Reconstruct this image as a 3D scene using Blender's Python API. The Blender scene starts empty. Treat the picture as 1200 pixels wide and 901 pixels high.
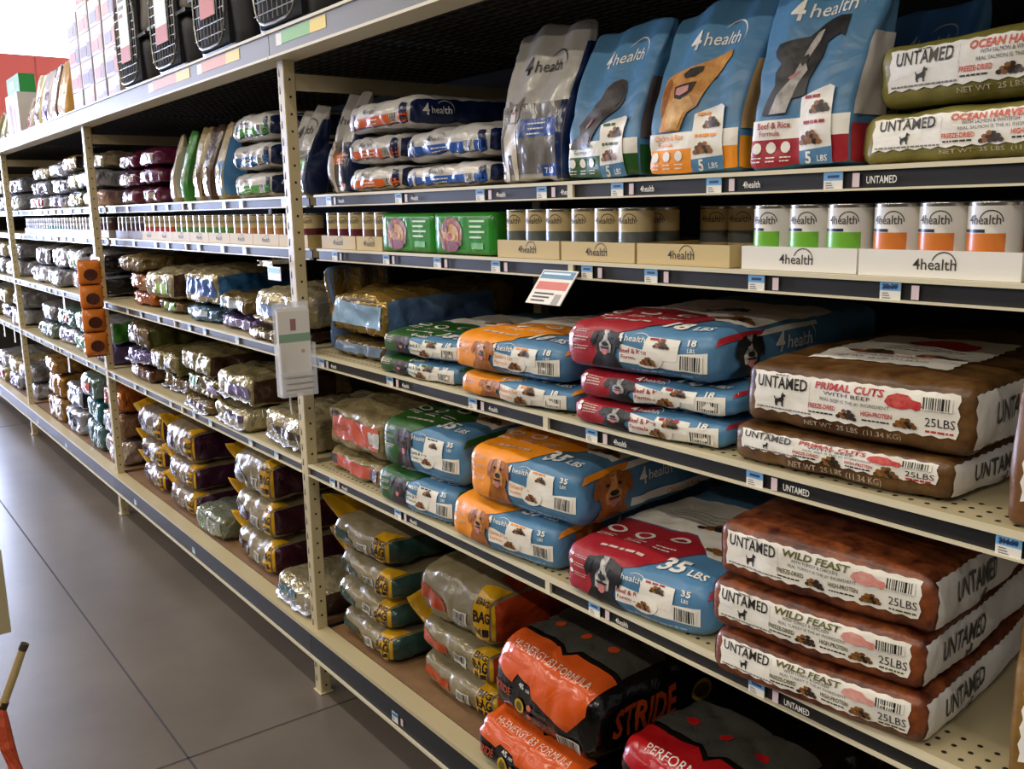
import bpy, bmesh, math, random
from mathutils import Vector, Matrix, noise, geometry
random.seed(11)
S = bpy.context.scene
COL = S.collection
PI = math.pi

# ------------------------------------------------------------------ camera, world, lights, exposure
R0 = Vector((0.60091, 0.79908, -0.01942)); R1 = Vector((-0.13599, 0.12615, 0.98265)); R2 = Vector((-0.78766, 0.58784, -0.18447))
cam = bpy.data.objects.new('camera', bpy.data.cameras.new('camera')); COL.objects.link(cam)
cam.data.sensor_width = 36; cam.data.lens = 36 * 1098.74 / 1200
cam.matrix_world = Matrix(((R0.x, R1.x, -R2.x, 0.0), (R0.y, R1.y, -R2.y, -1.226), (R0.z, R1.z, -R2.z, 1.615), (0, 0, 0, 1)))
cam.data.clip_end = 200; S.camera = cam
S.view_settings.view_transform = 'Standard'; S.view_settings.look = 'None'
S.view_settings.gamma = 1; S.view_settings.use_curve_mapping = False
S.view_settings.exposure = 0.0
W = bpy.data.worlds.new('world'); S.world = W; W.use_nodes = True
bg = W.node_tree.nodes['Background']; bg.inputs[0].default_value = (0.80, 0.88, 1.0, 1); bg.inputs[1].default_value = 0.9


def area(name, loc, rot, sx, sy, power, col):
    l = bpy.data.lights.new(name, 'AREA'); l.shape = 'RECTANGLE'; l.size = sx; l.size_y = sy
    l.energy = power; l.color = col
    o = bpy.data.objects.new(name, l); COL.objects.link(o); o.location = loc; o.rotation_euler = rot
    return o


# tube rows of the store's ceiling fixtures, and daylight through the glass front at the aisle's end
LAMP_ROWS = [(-1.55, 5.6), (-5.4, 5.6), (-9.4, 5.6), (4.6, 5.6)]
for ly, lz in LAMP_ROWS:
    for lx in (2.0, -2.0, -6.0, -10.0, -14.0, -18.0):
        area('tube_light', (lx, ly, lz - .05), (0, 0, 0), 2.4, .16, {-1.55: 55, -5.4: 110, -9.4: 190, 4.6: 45}[ly] * (.6 if lx < -8 else 1), (1.0, .91, .77))
area('window_daylight', (-25.7, -1.4, 1.9), (0, -PI / 2, 0), 3.2, 9.0, 6800, (.55, .66, 1.0))
area('clerestory_daylight', (-25.7, 1.5, 6.5), (0, -PI / 2, 0), 1.7, 18, 260, (.86, .92, 1.0))  # added lamp that brightens from the upper band; no glazing known there

# ------------------------------------------------------------------ materials


def lin(h):
    v = [int(h[i:i + 2], 16) / 255 for i in (0, 2, 4)]
    return tuple(c / 12.92 if c <= .04045 else ((c + .055) / 1.055) ** 2.4 for c in v) + (1,)


MC = {}


def mat(h, rough=.45, metal=0, bump=0, bscale=18, h2=None, cscale=6, emit=0, dist=0, spec=.5, key=''):
    k = (h, rough, metal, bump, bscale, h2, cscale, emit, dist, spec, key)
    if k in MC: return MC[k]
    m = bpy.data.materials.new('m_' + h + key); m.use_nodes = True
    nt = m.node_tree; b = nt.nodes['Principled BSDF']
    b.inputs['Base Color'].default_value = lin(h); b.inputs['Roughness'].default_value = rough
    b.inputs['Metallic'].default_value = metal; b.inputs['Specular IOR Level'].default_value = spec
    tc = None
    if h2 or bump: tc = nt.nodes.new('ShaderNodeTexCoord')
    if h2:
        n = nt.nodes.new('ShaderNodeTexNoise'); n.inputs['Scale'].default_value = cscale; n.inputs['Detail'].default_value = 6
        n.inputs['Roughness'].default_value = .65
        nt.links.new(tc.outputs['Object'], n.inputs['Vector'])
        r = nt.nodes.new('ShaderNodeValToRGB'); r.color_ramp.elements[0].position = .36; r.color_ramp.elements[1].position = .66
        r.color_ramp.elements[0].color = lin(h); r.color_ramp.elements[1].color = lin(h2)
        nt.links.new(n.outputs['Fac'], r.inputs['Fac']); nt.links.new(r.outputs['Color'], b.inputs['Base Color'])
    if bump:
        n = nt.nodes.new('ShaderNodeTexNoise'); n.inputs['Scale'].default_value = bscale; n.inputs['Detail'].default_value = 3
        n.inputs['Distortion'].default_value = dist
        nt.links.new(tc.outputs['Object'], n.inputs['Vector'])
        bp = nt.nodes.new('ShaderNodeBump'); bp.inputs['Strength'].default_value = bump; bp.inputs['Distance'].default_value = .02
        if key in ('foil', 'khaki'):
            v = nt.nodes.new('ShaderNodeTexVoronoi'); v.inputs['Scale'].default_value = bscale * 1.6
            ad = nt.nodes.new('ShaderNodeVectorMath'); ad.operation = 'MULTIPLY_ADD'; ad.inputs[1].default_value = (.12,) * 3
            nt.links.new(n.outputs['Color'], ad.inputs[0]); nt.links.new(tc.outputs['Object'], ad.inputs[2]); nt.links.new(ad.outputs[0], v.inputs['Vector'])
            mx = nt.nodes.new('ShaderNodeMath'); mx.operation = 'MULTIPLY_ADD'; mx.inputs[1].default_value = .55; nt.links.new(v.outputs['Distance'], mx.inputs[0]); nt.links.new(n.outputs['Fac'], mx.inputs[2])
            nt.links.new(mx.outputs[0], bp.inputs['Height'])
        else: nt.links.new(n.outputs['Fac'], bp.inputs['Height'])
        nt.links.new(bp.outputs['Normal'], b.inputs['Normal'])
    if emit:
        b.inputs['Emission Color'].default_value = lin(h); b.inputs['Emission Strength'].default_value = emit
    MC[k] = m
    return m


def film(h, h2=None): return mat(h, .38, 0, .3, 12, h2, 14, dist=.8, key='film')       # matt woven poly bag


def gloss(h, h2=None): return mat(h, .2, 0, .32, 11, h2, 7, dist=1.2, key='gloss')   # shiny plastic bag


def foil(h, h2=None): return mat(h, .16, .5, .5, 13, h2, 5, dist=1.0, key='foil')


def ink(h): return mat(h, .4, 0, .3, 12, dist=.8, key='film')


CREAM = mat('c6b78e', .42, 0, .03, 60, key='paint')
CREAM2 = mat('d9cfb0', .45, key='lip')
BLACK = mat('0b0a09', .5, key='rail')
DARK = mat('0a0908', .7, key='dark')
HOLE = mat('15120d', .8, key='hole')
WHITE = mat('e9e5da', .45)
CLEAR = None


def clear_plastic():
    m = bpy.data.materials.new('clear_plastic'); m.use_nodes = True; nt = m.node_tree
    b = nt.nodes['Principled BSDF']; b.inputs['Base Color'].default_value = (.9, .92, .95, 1); b.inputs['Roughness'].default_value = .06
    b.inputs['Alpha'].default_value = .28
    return m


CLEAR = clear_plastic()

# ------------------------------------------------------------------ mesh helpers


def link(o, parent=None):
    COL.objects.link(o)
    if parent: o.parent = parent
    return o


def mesh(name, vs, fs, mats, parent=None, mi=None, smooth=False):
    me = bpy.data.meshes.new(name); me.from_pydata([tuple(v) for v in vs], [], fs)
    for m in (mats if isinstance(mats, (list, tuple)) else [mats]): me.materials.append(m)
    if mi: me.polygons.foreach_set('material_index', mi)
    if smooth: me.polygons.foreach_set('use_smooth', [True] * len(me.polygons))
    me.update()
    return link(bpy.data.objects.new(name, me), parent)


class MB:
    def __init__(s): s.v = []; s.f = []; s.m = []; s.mats = []

    def mi(s, m):
        if m not in s.mats: s.mats.append(m)
        return s.mats.index(m)

    def add(s, vs, fs, m):
        o = len(s.v); s.v += [tuple(v) for v in vs]; k = s.mi(m)
        for f in fs: s.f.append(tuple(i + o for i in f)); s.m.append(k)
        return s

    def box(s, x0, x1, y0, y1, z0, z1, m, mx=None):
        vs = [Vector((x, y, z)) for z in (z0, z1) for y in (y0, y1) for x in (x0, x1)]
        if mx: vs = [mx @ v for v in vs]
        return s.add(vs, [(0, 2, 3, 1), (4, 5, 7, 6), (0, 1, 5, 4), (2, 6, 7, 3), (0, 4, 6, 2), (1, 3, 7, 5)], m)

    def quad(s, pts, m): return s.add(pts, [tuple(range(len(pts)))], m)

    def tube(s, pts, r, m, n=6, closed=False):
        vs = []; fs = []; K = len(pts)
        for i, p in enumerate(pts):
            p = Vector(p)
            if closed: d = Vector(pts[(i + 1) % K]) - Vector(pts[i - 1])
            else: d = Vector(pts[min(i + 1, K - 1)]) - Vector(pts[max(i - 1, 0)])
            d.normalize()
            a = d.orthogonal() if abs(d.z) > .95 else d.cross(Vector((0, 0, 1)))
            a.normalize(); b = d.cross(a)
            rr = r[i] if isinstance(r, (list, tuple)) else r
            for k in range(n):
                t = 2 * PI * k / n; vs.append(p + a * math.cos(t) * rr + b * math.sin(t) * rr)
        for i in range(K if closed else K - 1):
            j = (i + 1) % K
            for k in range(n): fs.append((i * n + k, i * n + (k + 1) % n, j * n + (k + 1) % n, j * n + k))
        if not closed: fs.append(tuple(range(n - 1, -1, -1))); fs.append(tuple((K - 1) * n + k for k in range(n)))
        return s.add(vs, fs, m)

    def build(s, name, parent=None, smooth=False): return mesh(name, s.v, s.f, s.mats, parent, s.m, smooth)


def tag(o, label, cat, group=None):
    o['label'] = label; o['category'] = cat
    if group: o['group'] = group
    return o


def thing(name, label, cat, loc=(0, 0, 0), rz=0, group=None):
    o = link(bpy.data.objects.new(name, None)); o.empty_display_size = .1; o.location = loc; o.rotation_euler = (0, 0, rz)
    return tag(o, label, cat, group)


def struct(o): o['kind'] = 'structure'; return o


def dup(root, loc, rz=None, label=None, group=None):
    r = root.copy(); COL.objects.link(r); r.location = loc
    if rz is not None: r.rotation_euler = (0, 0, rz)
    if label: r['label'] = label
    if group: r['group'] = group
    for ch in list(root.children):
        c = ch.copy(); COL.objects.link(c); c.parent = r
        for g in list(ch.children):
            d = g.copy(); COL.objects.link(d); d.parent = c
    return r


TC = {}


def text2d(st, bold=0, shear=0, maxedge=0):
    k = (st, bold, shear, maxedge)
    if k in TC: return TC[k]
    cu = bpy.data.curves.new('t', 'FONT'); cu.body = st; cu.resolution_u = 2; cu.offset = bold; cu.shear = shear
    o = bpy.data.objects.new('t', cu); COL.objects.link(o)
    dg = bpy.context.evaluated_depsgraph_get(); me = o.evaluated_get(dg).to_mesh()
    bm = bmesh.new(); bm.from_mesh(me); bmesh.ops.triangulate(bm, faces=bm.faces[:])
    if maxedge:
        for _ in range(3):
            es = [e for e in bm.edges if e.calc_length() > maxedge]
            if not es: break
            bmesh.ops.subdivide_edges(bm, edges=es, cuts=1); bmesh.ops.triangulate(bm, faces=bm.faces[:])
    bm.verts.index_update()
    vs = [(v.co.x, v.co.y) for v in bm.verts]; fs = [tuple(v.index for v in f.verts) for f in bm.faces]
    bm.free(); o.evaluated_get(dg).to_mesh_clear()
    bpy.data.objects.remove(o); bpy.data.curves.remove(cu)
    x0 = min(v[0] for v in vs); x1 = max(v[0] for v in vs); y0 = min(v[1] for v in vs); y1 = max(v[1] for v in vs)
    # normalise: centred, cap height of 1
    vs = [((x - (x0 + x1) / 2) / .7, (y - (y0 + y1) / 2) / .7) for x, y in vs]
    TC[k] = (vs, fs, (x1 - x0) / .7, (y1 - y0) / .7)
    return TC[k]


def boxgrid(x0, x1, y0, y1, z0, z1, cx, cy, cz):
    nx = max(2, round((x1 - x0) / cx)); ny = max(2, round((y1 - y0) / cy)); nz = max(2, round((z1 - z0) / cz))
    X = [x0 + (x1 - x0) * i / nx for i in range(nx + 1)]; Y = [y0 + (y1 - y0) * i / ny for i in range(ny + 1)]; Z = [z0 + (z1 - z0) * i / nz for i in range(nz + 1)]
    idx = {}; vs = []; fs = []

    def g(i, j, k):
        if (i, j, k) not in idx: idx[(i, j, k)] = len(vs); vs.append(Vector((X[i], Y[j], Z[k])))
        return idx[(i, j, k)]
    for i in range(nx):
        for j in range(ny):
            fs.append((g(i, j, nz), g(i + 1, j, nz), g(i + 1, j + 1, nz), g(i, j + 1, nz)))
            fs.append((g(i, j, 0), g(i, j + 1, 0), g(i + 1, j + 1, 0), g(i + 1, j, 0)))
    for i in range(nx):
        for k in range(nz):
            fs.append((g(i, 0, k), g(i + 1, 0, k), g(i + 1, 0, k + 1), g(i, 0, k + 1)))
            fs.append((g(i, ny, k), g(i, ny, k + 1), g(i + 1, ny, k + 1), g(i + 1, ny, k)))
    for j in range(ny):
        for k in range(nz):
            fs.append((g(nx, j, k), g(nx, j + 1, k), g(nx, j + 1, k + 1), g(nx, j, k + 1)))
            fs.append((g(0, j, k), g(0, j, k + 1), g(0, j + 1, k + 1), g(0, j + 1, k)))
    return vs, fs


def roundq(q, lo, hi, r, sc):
    """project a point of the box surface to the rounded box; returns point, normal"""
    c = Vector(); d = Vector()
    for i in range(3):
        ri = r * sc[i]
        c[i] = min(max(q[i], lo[i] + ri), hi[i] - ri); d[i] = (q[i] - c[i]) / sc[i]
    l = d.length
    if l < 1e-9: return q.copy(), Vector((0, 0, 1))
    n = d / l
    p = Vector((c[i] + n[i] * r * sc[i] for i in range(3)))
    nn = Vector((n[i] / sc[i] for i in range(3))).normalized()
    return p, nn


# ------------------------------------------------------------------ bags
class Bag:
    """a filled bag.  lie: front end towards the aisle (-y); up: standing.  Prints follow the surface."""

    def __init__(s, name, W, L, H, loc, rz, label, body, group=None, kind='lie', seed=0, r=.045, crown=.06, flare=.05,
                 pinch=.03, drop=.12, wr=.004, wk=9, cell=.014, lean=.05, cat='bag', folds=0, rzf=.40, under=False, ridge=0):
        s.W, s.L, s.H, s.kind, s.seed, s.crown, s.flare, s.pinch, s.drop, s.wr, s.wk, s.cell, s.lean = W, L, H, kind, seed, crown, flare, pinch, drop, wr, wk, cell, lean
        s.folds = folds; s.rzf = rzf; s.under = under; s.ridge = ridge
        if under: s.crown = 0; s.H0 = H
        s.root = thing(name, label, cat, loc, rz, group)
        s.lo = Vector((-W / 2, 0, 0)); s.hi = Vector((W / 2, L, H))
        if kind == 'lie': s.r = min(r, W / 3, L / 3); s.sc = (1, 1, min(s.rzf * H / s.r, 1.4))
        else: s.r = min(r, L * .45, .016); s.sc = (1, 1, 1)
        cz = cell if kind == 'up' else max(.006, H / 9)
        vs, fs = boxgrid(-W / 2, W / 2, 0, L, 0, H, cell, cell if kind == 'lie' else L / 6, cz)
        vs = [s.pt(v, 0) for v in vs]
        b = mesh('bag_body', vs, fs, body, s.root, smooth=True)
        s.parts = {}; s.pn = 0

    def pt(s, q, eps):
        p, n = roundq(q, s.lo, s.hi, s.r, s.sc)
        sd = Vector((s.seed * 3.7, s.seed * 1.3, s.seed * 2.1))
        d = noise.noise(q * s.wk + sd) * s.wr + noise.noise(q * s.wk * 2.7 + sd) * s.wr * .45
        if s.ridge:
            a_ = 1 - min(1, abs(noise.noise(q * s.wk * .9 + sd * 1.7)) * 2.3); b_ = 1 - min(1, abs(noise.noise(q * s.wk * 1.7 - sd)) * 2.3)
            d -= (a_ * a_ + .5 * b_ * b_) * s.ridge
        if s.folds:
            d += -abs(math.sin(q.x * 46 + 4 * noise.noise(q * 5 + sd))) * s.folds * max(0, 1 - q.y / .18)
        p = p + n * (d + eps)
        W, L, H = s.W, s.L, s.H
        if s.kind == 'lie':
            u = 2 * p.x / W; v = max(0, p.y / L); w = max(0, p.z / H)
            x = p.x * (1 + s.flare * math.sin(PI * min(1, v * 1.3)) - s.pinch * math.exp(-max(p.y, 0) / .05))
            z = p.z * (1 + s.crown * (1 - u * u) * (1 - math.exp(-max(p.y, 0) / .09)) - s.drop * math.exp(-max(p.y, 0) / .07))
            y = p.y + .012 * (u * u) * math.exp(-max(p.y, 0) / .05)
            return Vector((x, y, min(max(z, 0.0005 + eps), H if s.under else 9)))
        w = min(1.05, max(0, p.z / H)); u = 2 * p.x / W
        th = (.86 + .14 * math.sin(min(1, w / .3) * PI / 2)) if w < .3 else (1 - .93 * ((w - .3) / .7) ** 1.25)
        y = L / 2 + (p.y - L / 2) * th + s.lean * w * w + .008 * w * math.sin(7 * u + s.seed) + .012 * w * u * math.sin(s.seed)
        x = p.x * (1 + .05 * w) - .006 * p.x / W * math.sin(5 * w)
        z = p.z - .01 * w * w * abs(math.sin(2.2 * u + s.seed))
        return Vector((x, y, max(z, .0008)))

    def q(s, sheet, a, b):
        W, L, H = s.W, s.L, s.H
        if sheet == 'F':
            if s.kind == 'up' or b <= H: return Vector((a, 0, b))
            return Vector((a, b - H, H))
        if sheet == 'R': return Vector((W / 2, a, b))
        if sheet == 'L': return Vector((-W / 2, a, b))

    def onto(s, sheet, pts, eps): return [s.pt(s.q(sheet, a, b), eps) for a, b in pts]

    def put(s, where, sheet, pts2, fs, m, layer):
        key = {'pan': 'gusset_panel ' + sheet if sheet != 'F' else 'printed_panel', 'let': 'gusset_lettering ' + sheet if sheet != 'F' else 'lettering', 'pic': 'picture %d' % s.pn}[where]
        d = s.parts.setdefault(key, {}).setdefault(m, ([], []))
        o = len(d[0]); d[0].extend(s.onto(sheet, pts2, .0012 + .0007 * layer + .2 * s.ridge)); d[1].extend(tuple(i + o for i in f) for f in fs)

    def poly(s, sheet, pts, m, layer=0, where='pan', cell=None):
        cell = cell or s.cell * (.8 if s.ridge > .004 else 1.05)
        pts = [Vector(p) for p in pts]
        # densify outline
        out = []
        for i, p in enumerate(pts):
            n = pts[(i + 1) % len(pts)]; k = max(1, int((n - p).length / cell))
            for j in range(k): out.append(p.lerp(n, j / k))
        x0 = min(p.x for p in out); x1 = max(p.x for p in out); y0 = min(p.y for p in out); y1 = max(p.y for p in out)
        inner = []
        ys = [y0 + cell * (j + .5) for j in range(int((y1 - y0) / cell))]
        if sheet == 'F' and s.kind == 'lie' and y0 < s.H < y1: ys.append(s.H)
        for yy in ys:
            xs = []
            for i in range(len(out)):
                a, b = out[i], out[(i + 1) % len(out)]
                if (a.y > yy) != (b.y > yy): xs.append(a.x + (yy - a.y) / (b.y - a.y) * (b.x - a.x))
            xs.sort()
            for c in range(0, len(xs) - 1, 2):
                k = int((xs[c + 1] - xs[c]) / cell)
                for j in range(1, k + 1):
                    inner.append(Vector((xs[c] + (xs[c + 1] - xs[c]) * j / (k + 1), yy)))
        n = len(out)
        vs, _, fs, *_r = geometry.delaunay_2d_cdt(out + inner, [], [list(range(n))], 1, 1e-6)
        fs = [tuple(f) for f in fs]
        # wind counter-clockwise in the sheet
        ff = []
        for f in fs:
            a, b, c = vs[f[0]], vs[f[1]], vs[f[2]]
            ff.append(f if (b - a).cross(c - a) > 0 else f[::-1])
        s.put(where, sheet, [(v.x, v.y) for v in vs], ff, m, layer)

    def rect(s, sheet, x0, x1, y0, y1, m, layer=0, where='pan'): s.poly(sheet, [(x0, y0), (x1, y0), (x1, y1), (x0, y1)], m, layer, where)

    def ell(s, sheet, x, y, rx, ry, m, layer=1, where='pic', n=14):
        s.poly(sheet, [(x + rx * math.cos(2 * PI * i / n), y + ry * math.sin(2 * PI * i / n)) for i in range(n)], m, layer, where)

    def text(s, sheet, st, x, y, h, m, layer=2, w=None, rot=0, bold=.012, shear=0):
        vs, fs, tw, th = text2d(st, bold, shear, .45 if h > .022 else 0)
        kx = h if not w else w / tw
        c, sn = math.cos(rot), math.sin(rot)
        p = [(x + c * a * kx - sn * b * h, y + sn * a * kx + c * b * h) for a, b in vs]
        s.put('let', sheet, p, fs, m, layer)

    def lines(s, sheet, x, y, w, n, dy, m, layer=2, h=.0035):
        rs = random.Random(int(abs(x * 7919 + y * 104729)) % 1000)
        for i in range(n):
            a = x; e = x + w * (1 - .12 * (i % 3))
            while a < e - h:
                k = min(h * rs.choice((1.2, 2, 2.6, 3.4)), e - a); s.rect(sheet, a, a + k, y - i * dy - h, y - i * dy, m, layer, 'let'); a += k + h * .55

    def barcode(s, sheet, x, y, w, h, layer=3, rot=0):
        s.rect(sheet, x - w / 2, x + w / 2, y - h / 2, y + h / 2, WHITE, layer)
        random.seed(5); a = x - w * .44
        while a < x + w * .42:
            k = w * random.choice((.03, .03, .05, .08)); s.rect(sheet, a, a + k, y - h * .42, y + h * .42, ink('151515'), layer + 1); a += k + w * random.choice((.03, .05))

    def logo(s, sheet, x, y, w, m, layer=2, sm=None):
        """big 4, then 'health', a swoosh arc over its end"""
        s.text(sheet, '4', x - w * .40, y, w * .30, m, layer, bold=.015)
        s.text(sheet, 'health', x + w * .10, y - w * .02, w * .2, m, layer, w=w * .66, bold=.004)
        pts = []
        for i in range(11):
            t = math.radians(150 - i * 17); pts.append((x + w * .24 + w * .27 * math.cos(t), y + w * .27 * math.sin(t)))
        for i in range(10, -1, -1):
            t = math.radians(150 - i * 17); k = .27 - .028 * math.sin(PI * (i / 10) ** .8); pts.append((x + w * .24 + w * k * math.cos(t), y + w * k * math.sin(t)))
        s.poly(sheet, pts, m, layer, 'let')

    def kibble(s, sheet, x, y, w, h='5b3718', layer=3):
        random.seed(int(abs(x * 977 + y * 331) * 10) % 97); s.pn += 1
        m1, m2 = ink(h), ink('8a5a2a' if h != '8a5a2a' else '6b421b')
        for i in range(11):
            row = (0, 0, 0, 0, 0, 1, 1, 1, 1, 2, 2)[i]; n_ = (5, 4, 2)[row]; c_ = (i - (0, 5, 9)[row] - (n_ - 1) / 2)
            s.ell(sheet, x + w * (c_ * .19 + random.uniform(-.03, .03)), y + w * (-.16 + .14 * row + random.uniform(-.02, .02)), w * .125, w * .1, (m1, m2, m1, ink('2e1e12'))[i % 4], layer + .2 * (i % 5), n=7)

    def finish(s):
        for k, d in s.parts.items():
            mb = MB()
            for m, (vs, fs) in d.items(): mb.add(vs, fs, m)
            o = mb.build(k.split()[0], s.root, True)
            if 'lettering' in k: o['kind'] = 'stuff'
        return s.root


def T(pts, x, y, kx, ky=None, rot=0):
    ky = ky or kx; c, sn = math.cos(rot), math.sin(rot)
    return [(x + c * a * kx - sn * b * ky, y + sn * a * kx + c * b * ky) for a, b in pts]


def dogface(b, sheet, x, y, k, fr, dark, muz, layer=3, ky=None):
    """frontal dog head, unit about 1 high"""
    ky = ky or k; b.pn += 1; FM, FD, FZ = fur(fr, dark), fur(dark, fr), fur(muz, fr)
    P = lambda pts: T(pts, x, y, k, ky)
    head = [(-.28, -.42), (.0, -.5), (.28, -.42), (.36, -.1), (.34, .3), (.2, .46), (0, .5), (-.2, .46), (-.34, .3), (-.36, -.1)]
    b.poly(sheet, P([(-.30, -.42), (-.5, -.95), (.5, -.95), (.30, -.42)]), FM, layer, 'pic')
    b.poly(sheet, P(head), FM, layer + 1, 'pic')
    for sx in (-1, 1):
        e = [(sx * .26, .42), (sx * .42, .36), (sx * .5, .0), (sx * .44, -.22), (sx * .33, -.05)]
        b.poly(sheet, P(e if sx < 0 else e[::-1]), FD, layer + 2, 'pic')
        b.ell(sheet, x + sx * .14 * k, y + .14 * ky, .045 * k, .045 * ky, ink('120d0a'), layer + 4, n=8)
    b.poly(sheet, P([(-.09, .48), (-.07, .1), (-.2, -.1), (-.18, -.36), (0, -.42), (.18, -.36), (.2, -.1), (.07, .1), (.09, .48)]), FZ, layer + 2, 'pic')
    b.ell(sheet, x, y - .08 * ky, .11 * k, .08 * ky, ink('0e0b0a'), layer + 4, n=9)
    b.poly(sheet, P([(-.1, -.24), (.1, -.24), (.08, -.42), (0, -.47), (-.08, -.42)]), ink('c77a78'), layer + 4, 'pic')
    b.poly(sheet, P([(-.16, -.19), (.16, -.19), (.1, -.25), (-.1, -.25)]), ink('1b1210'), layer + 5, 'pic')


def fur(h, h2): return mat(h, .42, 0, .2, 16, h2, 55, key='film')


COLORS = dict(green=('24551d', '3a2a26', '1c1514', '5a4a45'), orange=('f0941c', 'b56f2c', '8a4d1b', 'd8a566'), red=('a01f2b', '1c1a1a', '100f0f', 'd6cfc8'))
BLUE = film('5282a8'); WHT = ink('ece8de')


def feed4(name, col, wt, W, L, H, loc, rz, label, seed, group=None, faces=True, under=False):
    """lying blue dog-food bag with a colour block, number of pounds and a dog at its end"""
    h, fr, dk, muz = COLORS[col]
    b = Bag(name, W, L, H, loc, rz, label, BLUE, group, seed=seed, r=.032, cell=.013, rzf=.34, wr=.005, pinch=.015, flare=.02, under=under, ridge=.0035)
    c = ink(h); w2 = W / 2; Tp = H
    edge = -.2 * W
    # colour block: left of the front end and over the top's left
    b.poly('F', [(-w2 + .004, .004), (edge, .004), (edge, H * .75), (edge + .05, H * .98), (.04 * W, H + .02), (.26 * W, H + .13), (.06 * W, H + .2), (-w2 + .01, H + .2)], c, 0)
    b.poly('L', [(0.002, .006), (.2, .01), (.2, H - .006), (.002, H - .004)], c, 0)
    # pale top panel
    b.poly('F', [(-w2 + .015, H + .205), (.06 * W, H + .205), (.28 * W, H + .12), (.47 * W, H + .12), (.47 * W, H + .42), (-w2 + .015, H + .42)], WHT, 0)
    b.kibble('F', .34 * W, H + .16, .09, '7a5226', 2)
    b.kibble('F', .1 * W, H + .27, .1, '2b241f', 2)
    b.lines('F', -.3 * W, H + .33, .16, 4, .018, ink('9a948a'), 1)
    # icons and lines on the colour block
    for i in range(3):
        b.ell('F', (-.36 + .2 * i) * W, H + .135 + (.02 if i == 2 else 0), .024, .018, WHT, 2, 'pan')
        b.ell('F', (-.36 + .2 * i) * W, H + .135 + (.02 if i == 2 else 0), .015, .011, c, 3, 'pan')
        b.lines('F', (-.42 + .2 * i) * W, H + .105, .05, 2, .011, WHT, 2)
        if H > .09 or i < 2:
            b.ell('F', -.43 * W, H * (.92 - .2 * i), .007, .006, WHT, 2, 'pan', n=8); b.lines('F', -.405 * W, H * (.93 - .2 * i), .04, 2, .006, ink('cfb9b0'), 2, .0024)
    b.lines('F', -.3 * W, H + .056, .12, 1, .01, ink('d8c8bc'), 2, .009)
    # dog at the seam, white strip, kibble boxes, bar code
    if col == 'red' and H > .1: dogface(b, 'F', edge + .01, H * .72, .11, fr, dk, muz, 2, .1)
    else: dogface(b, 'F', edge + .012, H * .68, .085, fr, dk, muz, 2, H * .62)
    sy = H * .42
    b.poly('F', [(edge + .05, sy - .014), (.46 * W, sy - .02), (.46 * W, sy + .024), (.2 * W, sy + .012), (edge + .05, sy + .026)], WHT, 1)
    b.text('F', {'green': 'Lamb & Rice', 'orange': 'Chicken & Rice', 'red': 'Beef & Rice'}[col], edge + .085, sy + .013, .010, c, 3, w=.066)
    b.text('F', 'Formula', edge + .078, sy - .001, .008, c, 3, w=.045)
    bx = .155 * W
    b.poly('F', [(bx - .03, sy + .0), (bx + .052, sy + .0), (bx + .056, H * .9), (bx - .02, H * .93)], WHT, 2)
    b.kibble('F', bx + .016, H * .76, .036, '4a3420', 4)
    b.lines('F', bx - .012, H * .9, .045, 1, .01, c, 4, .006)
    b.ell('F', bx - .012, sy - .002, .034, max(.02, H * .16), WHT, 3, 'pan'); b.kibble('F', bx - .012, sy - .004, .04, '8a5a2a', 5)
    b.barcode('F', .37 * W, sy, .05, min(.034, H * .4))
    b.logo('F', .0 * W + .004, H * .84 if H > .08 else H + .016, .074, WHT, 2)
    b.text('F', wt, .37 * W, H * .86, .016, WHT, 2, bold=.03); b.text('F', 'LBS', .37 * W, H * .86 - .018, .008, WHT, 2)
    b.text('F', wt, .2 * W, H + .055, .042, WHT, 2, bold=.035, shear=.1); b.text('F', 'LBS', .2 * W + .062, H + .045, .02, WHT, 2, bold=.02)
    b.lines('F', .0 * W, H * .14, .15, 1, .01, ink('86abc9'), 1, .007)
    # right gusset
    g = H
    b.poly('R', [(.01, g * .84), (.03, g * .97), (.34, g * .97), (.34, g * .84), (.12, g * .8)], WHT, 0)
    b.poly('R', [(.004, g * .8), (.02, g * .985), (.17, g * .985), (.15, g * .84)], c, 1)
    if faces: dogface(b, 'R', .105, g * .56, min(.13, g * .95), fr, dk, muz, 3, g * .62)
    b.logo('R', .26, g * .62, .13, WHT, 2)
    b.rect('R', .17, .56, g * .12, g * .3, WHT, 1); b.text('R', {'green': 'Lamb & Rice', 'orange': 'Chicken & Rice', 'red': 'Beef & Rice'}[col], .36, g * .21, .014, c, 3)
    return b.finish()


def deckle(x0, x1, y0, y1, st=.012, a=.0018):
    pts = []
    n = int((x1 - x0) / st); m = max(2, int((y1 - y0) / st))
    for i in range(n): pts.append((x0 + (x1 - x0) * i / n, y0 + (a if i % 2 else -a)))
    for i in range(m): pts.append((x1 + (a if i % 2 else -a), y0 + (y1 - y0) * i / m))
    for i in range(n): pts.append((x1 - (x1 - x0) * i / n, y1 + (a if i % 2 else -a)))
    for i in range(m): pts.append((x0 + (a if i % 2 else -a), y1 - (y1 - y0) * i / m))
    return pts


DOGSIL = [(-.45, -.5), (-.3, -.5), (-.28, -.2), (-.1, -.08), (.12, -.12), (.16, -.5), (.32, -.5), (.3, -.05), (.38, .2), (.34, .4), (.54, .48), (.52, .6), (.34, .66), (.24, .82), (.16, .66), (.08, .34), (-.2, .22), (-.42, .18), (-.56, .42), (-.64, .38), (-.52, .08), (-.54, -.2)]


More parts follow.
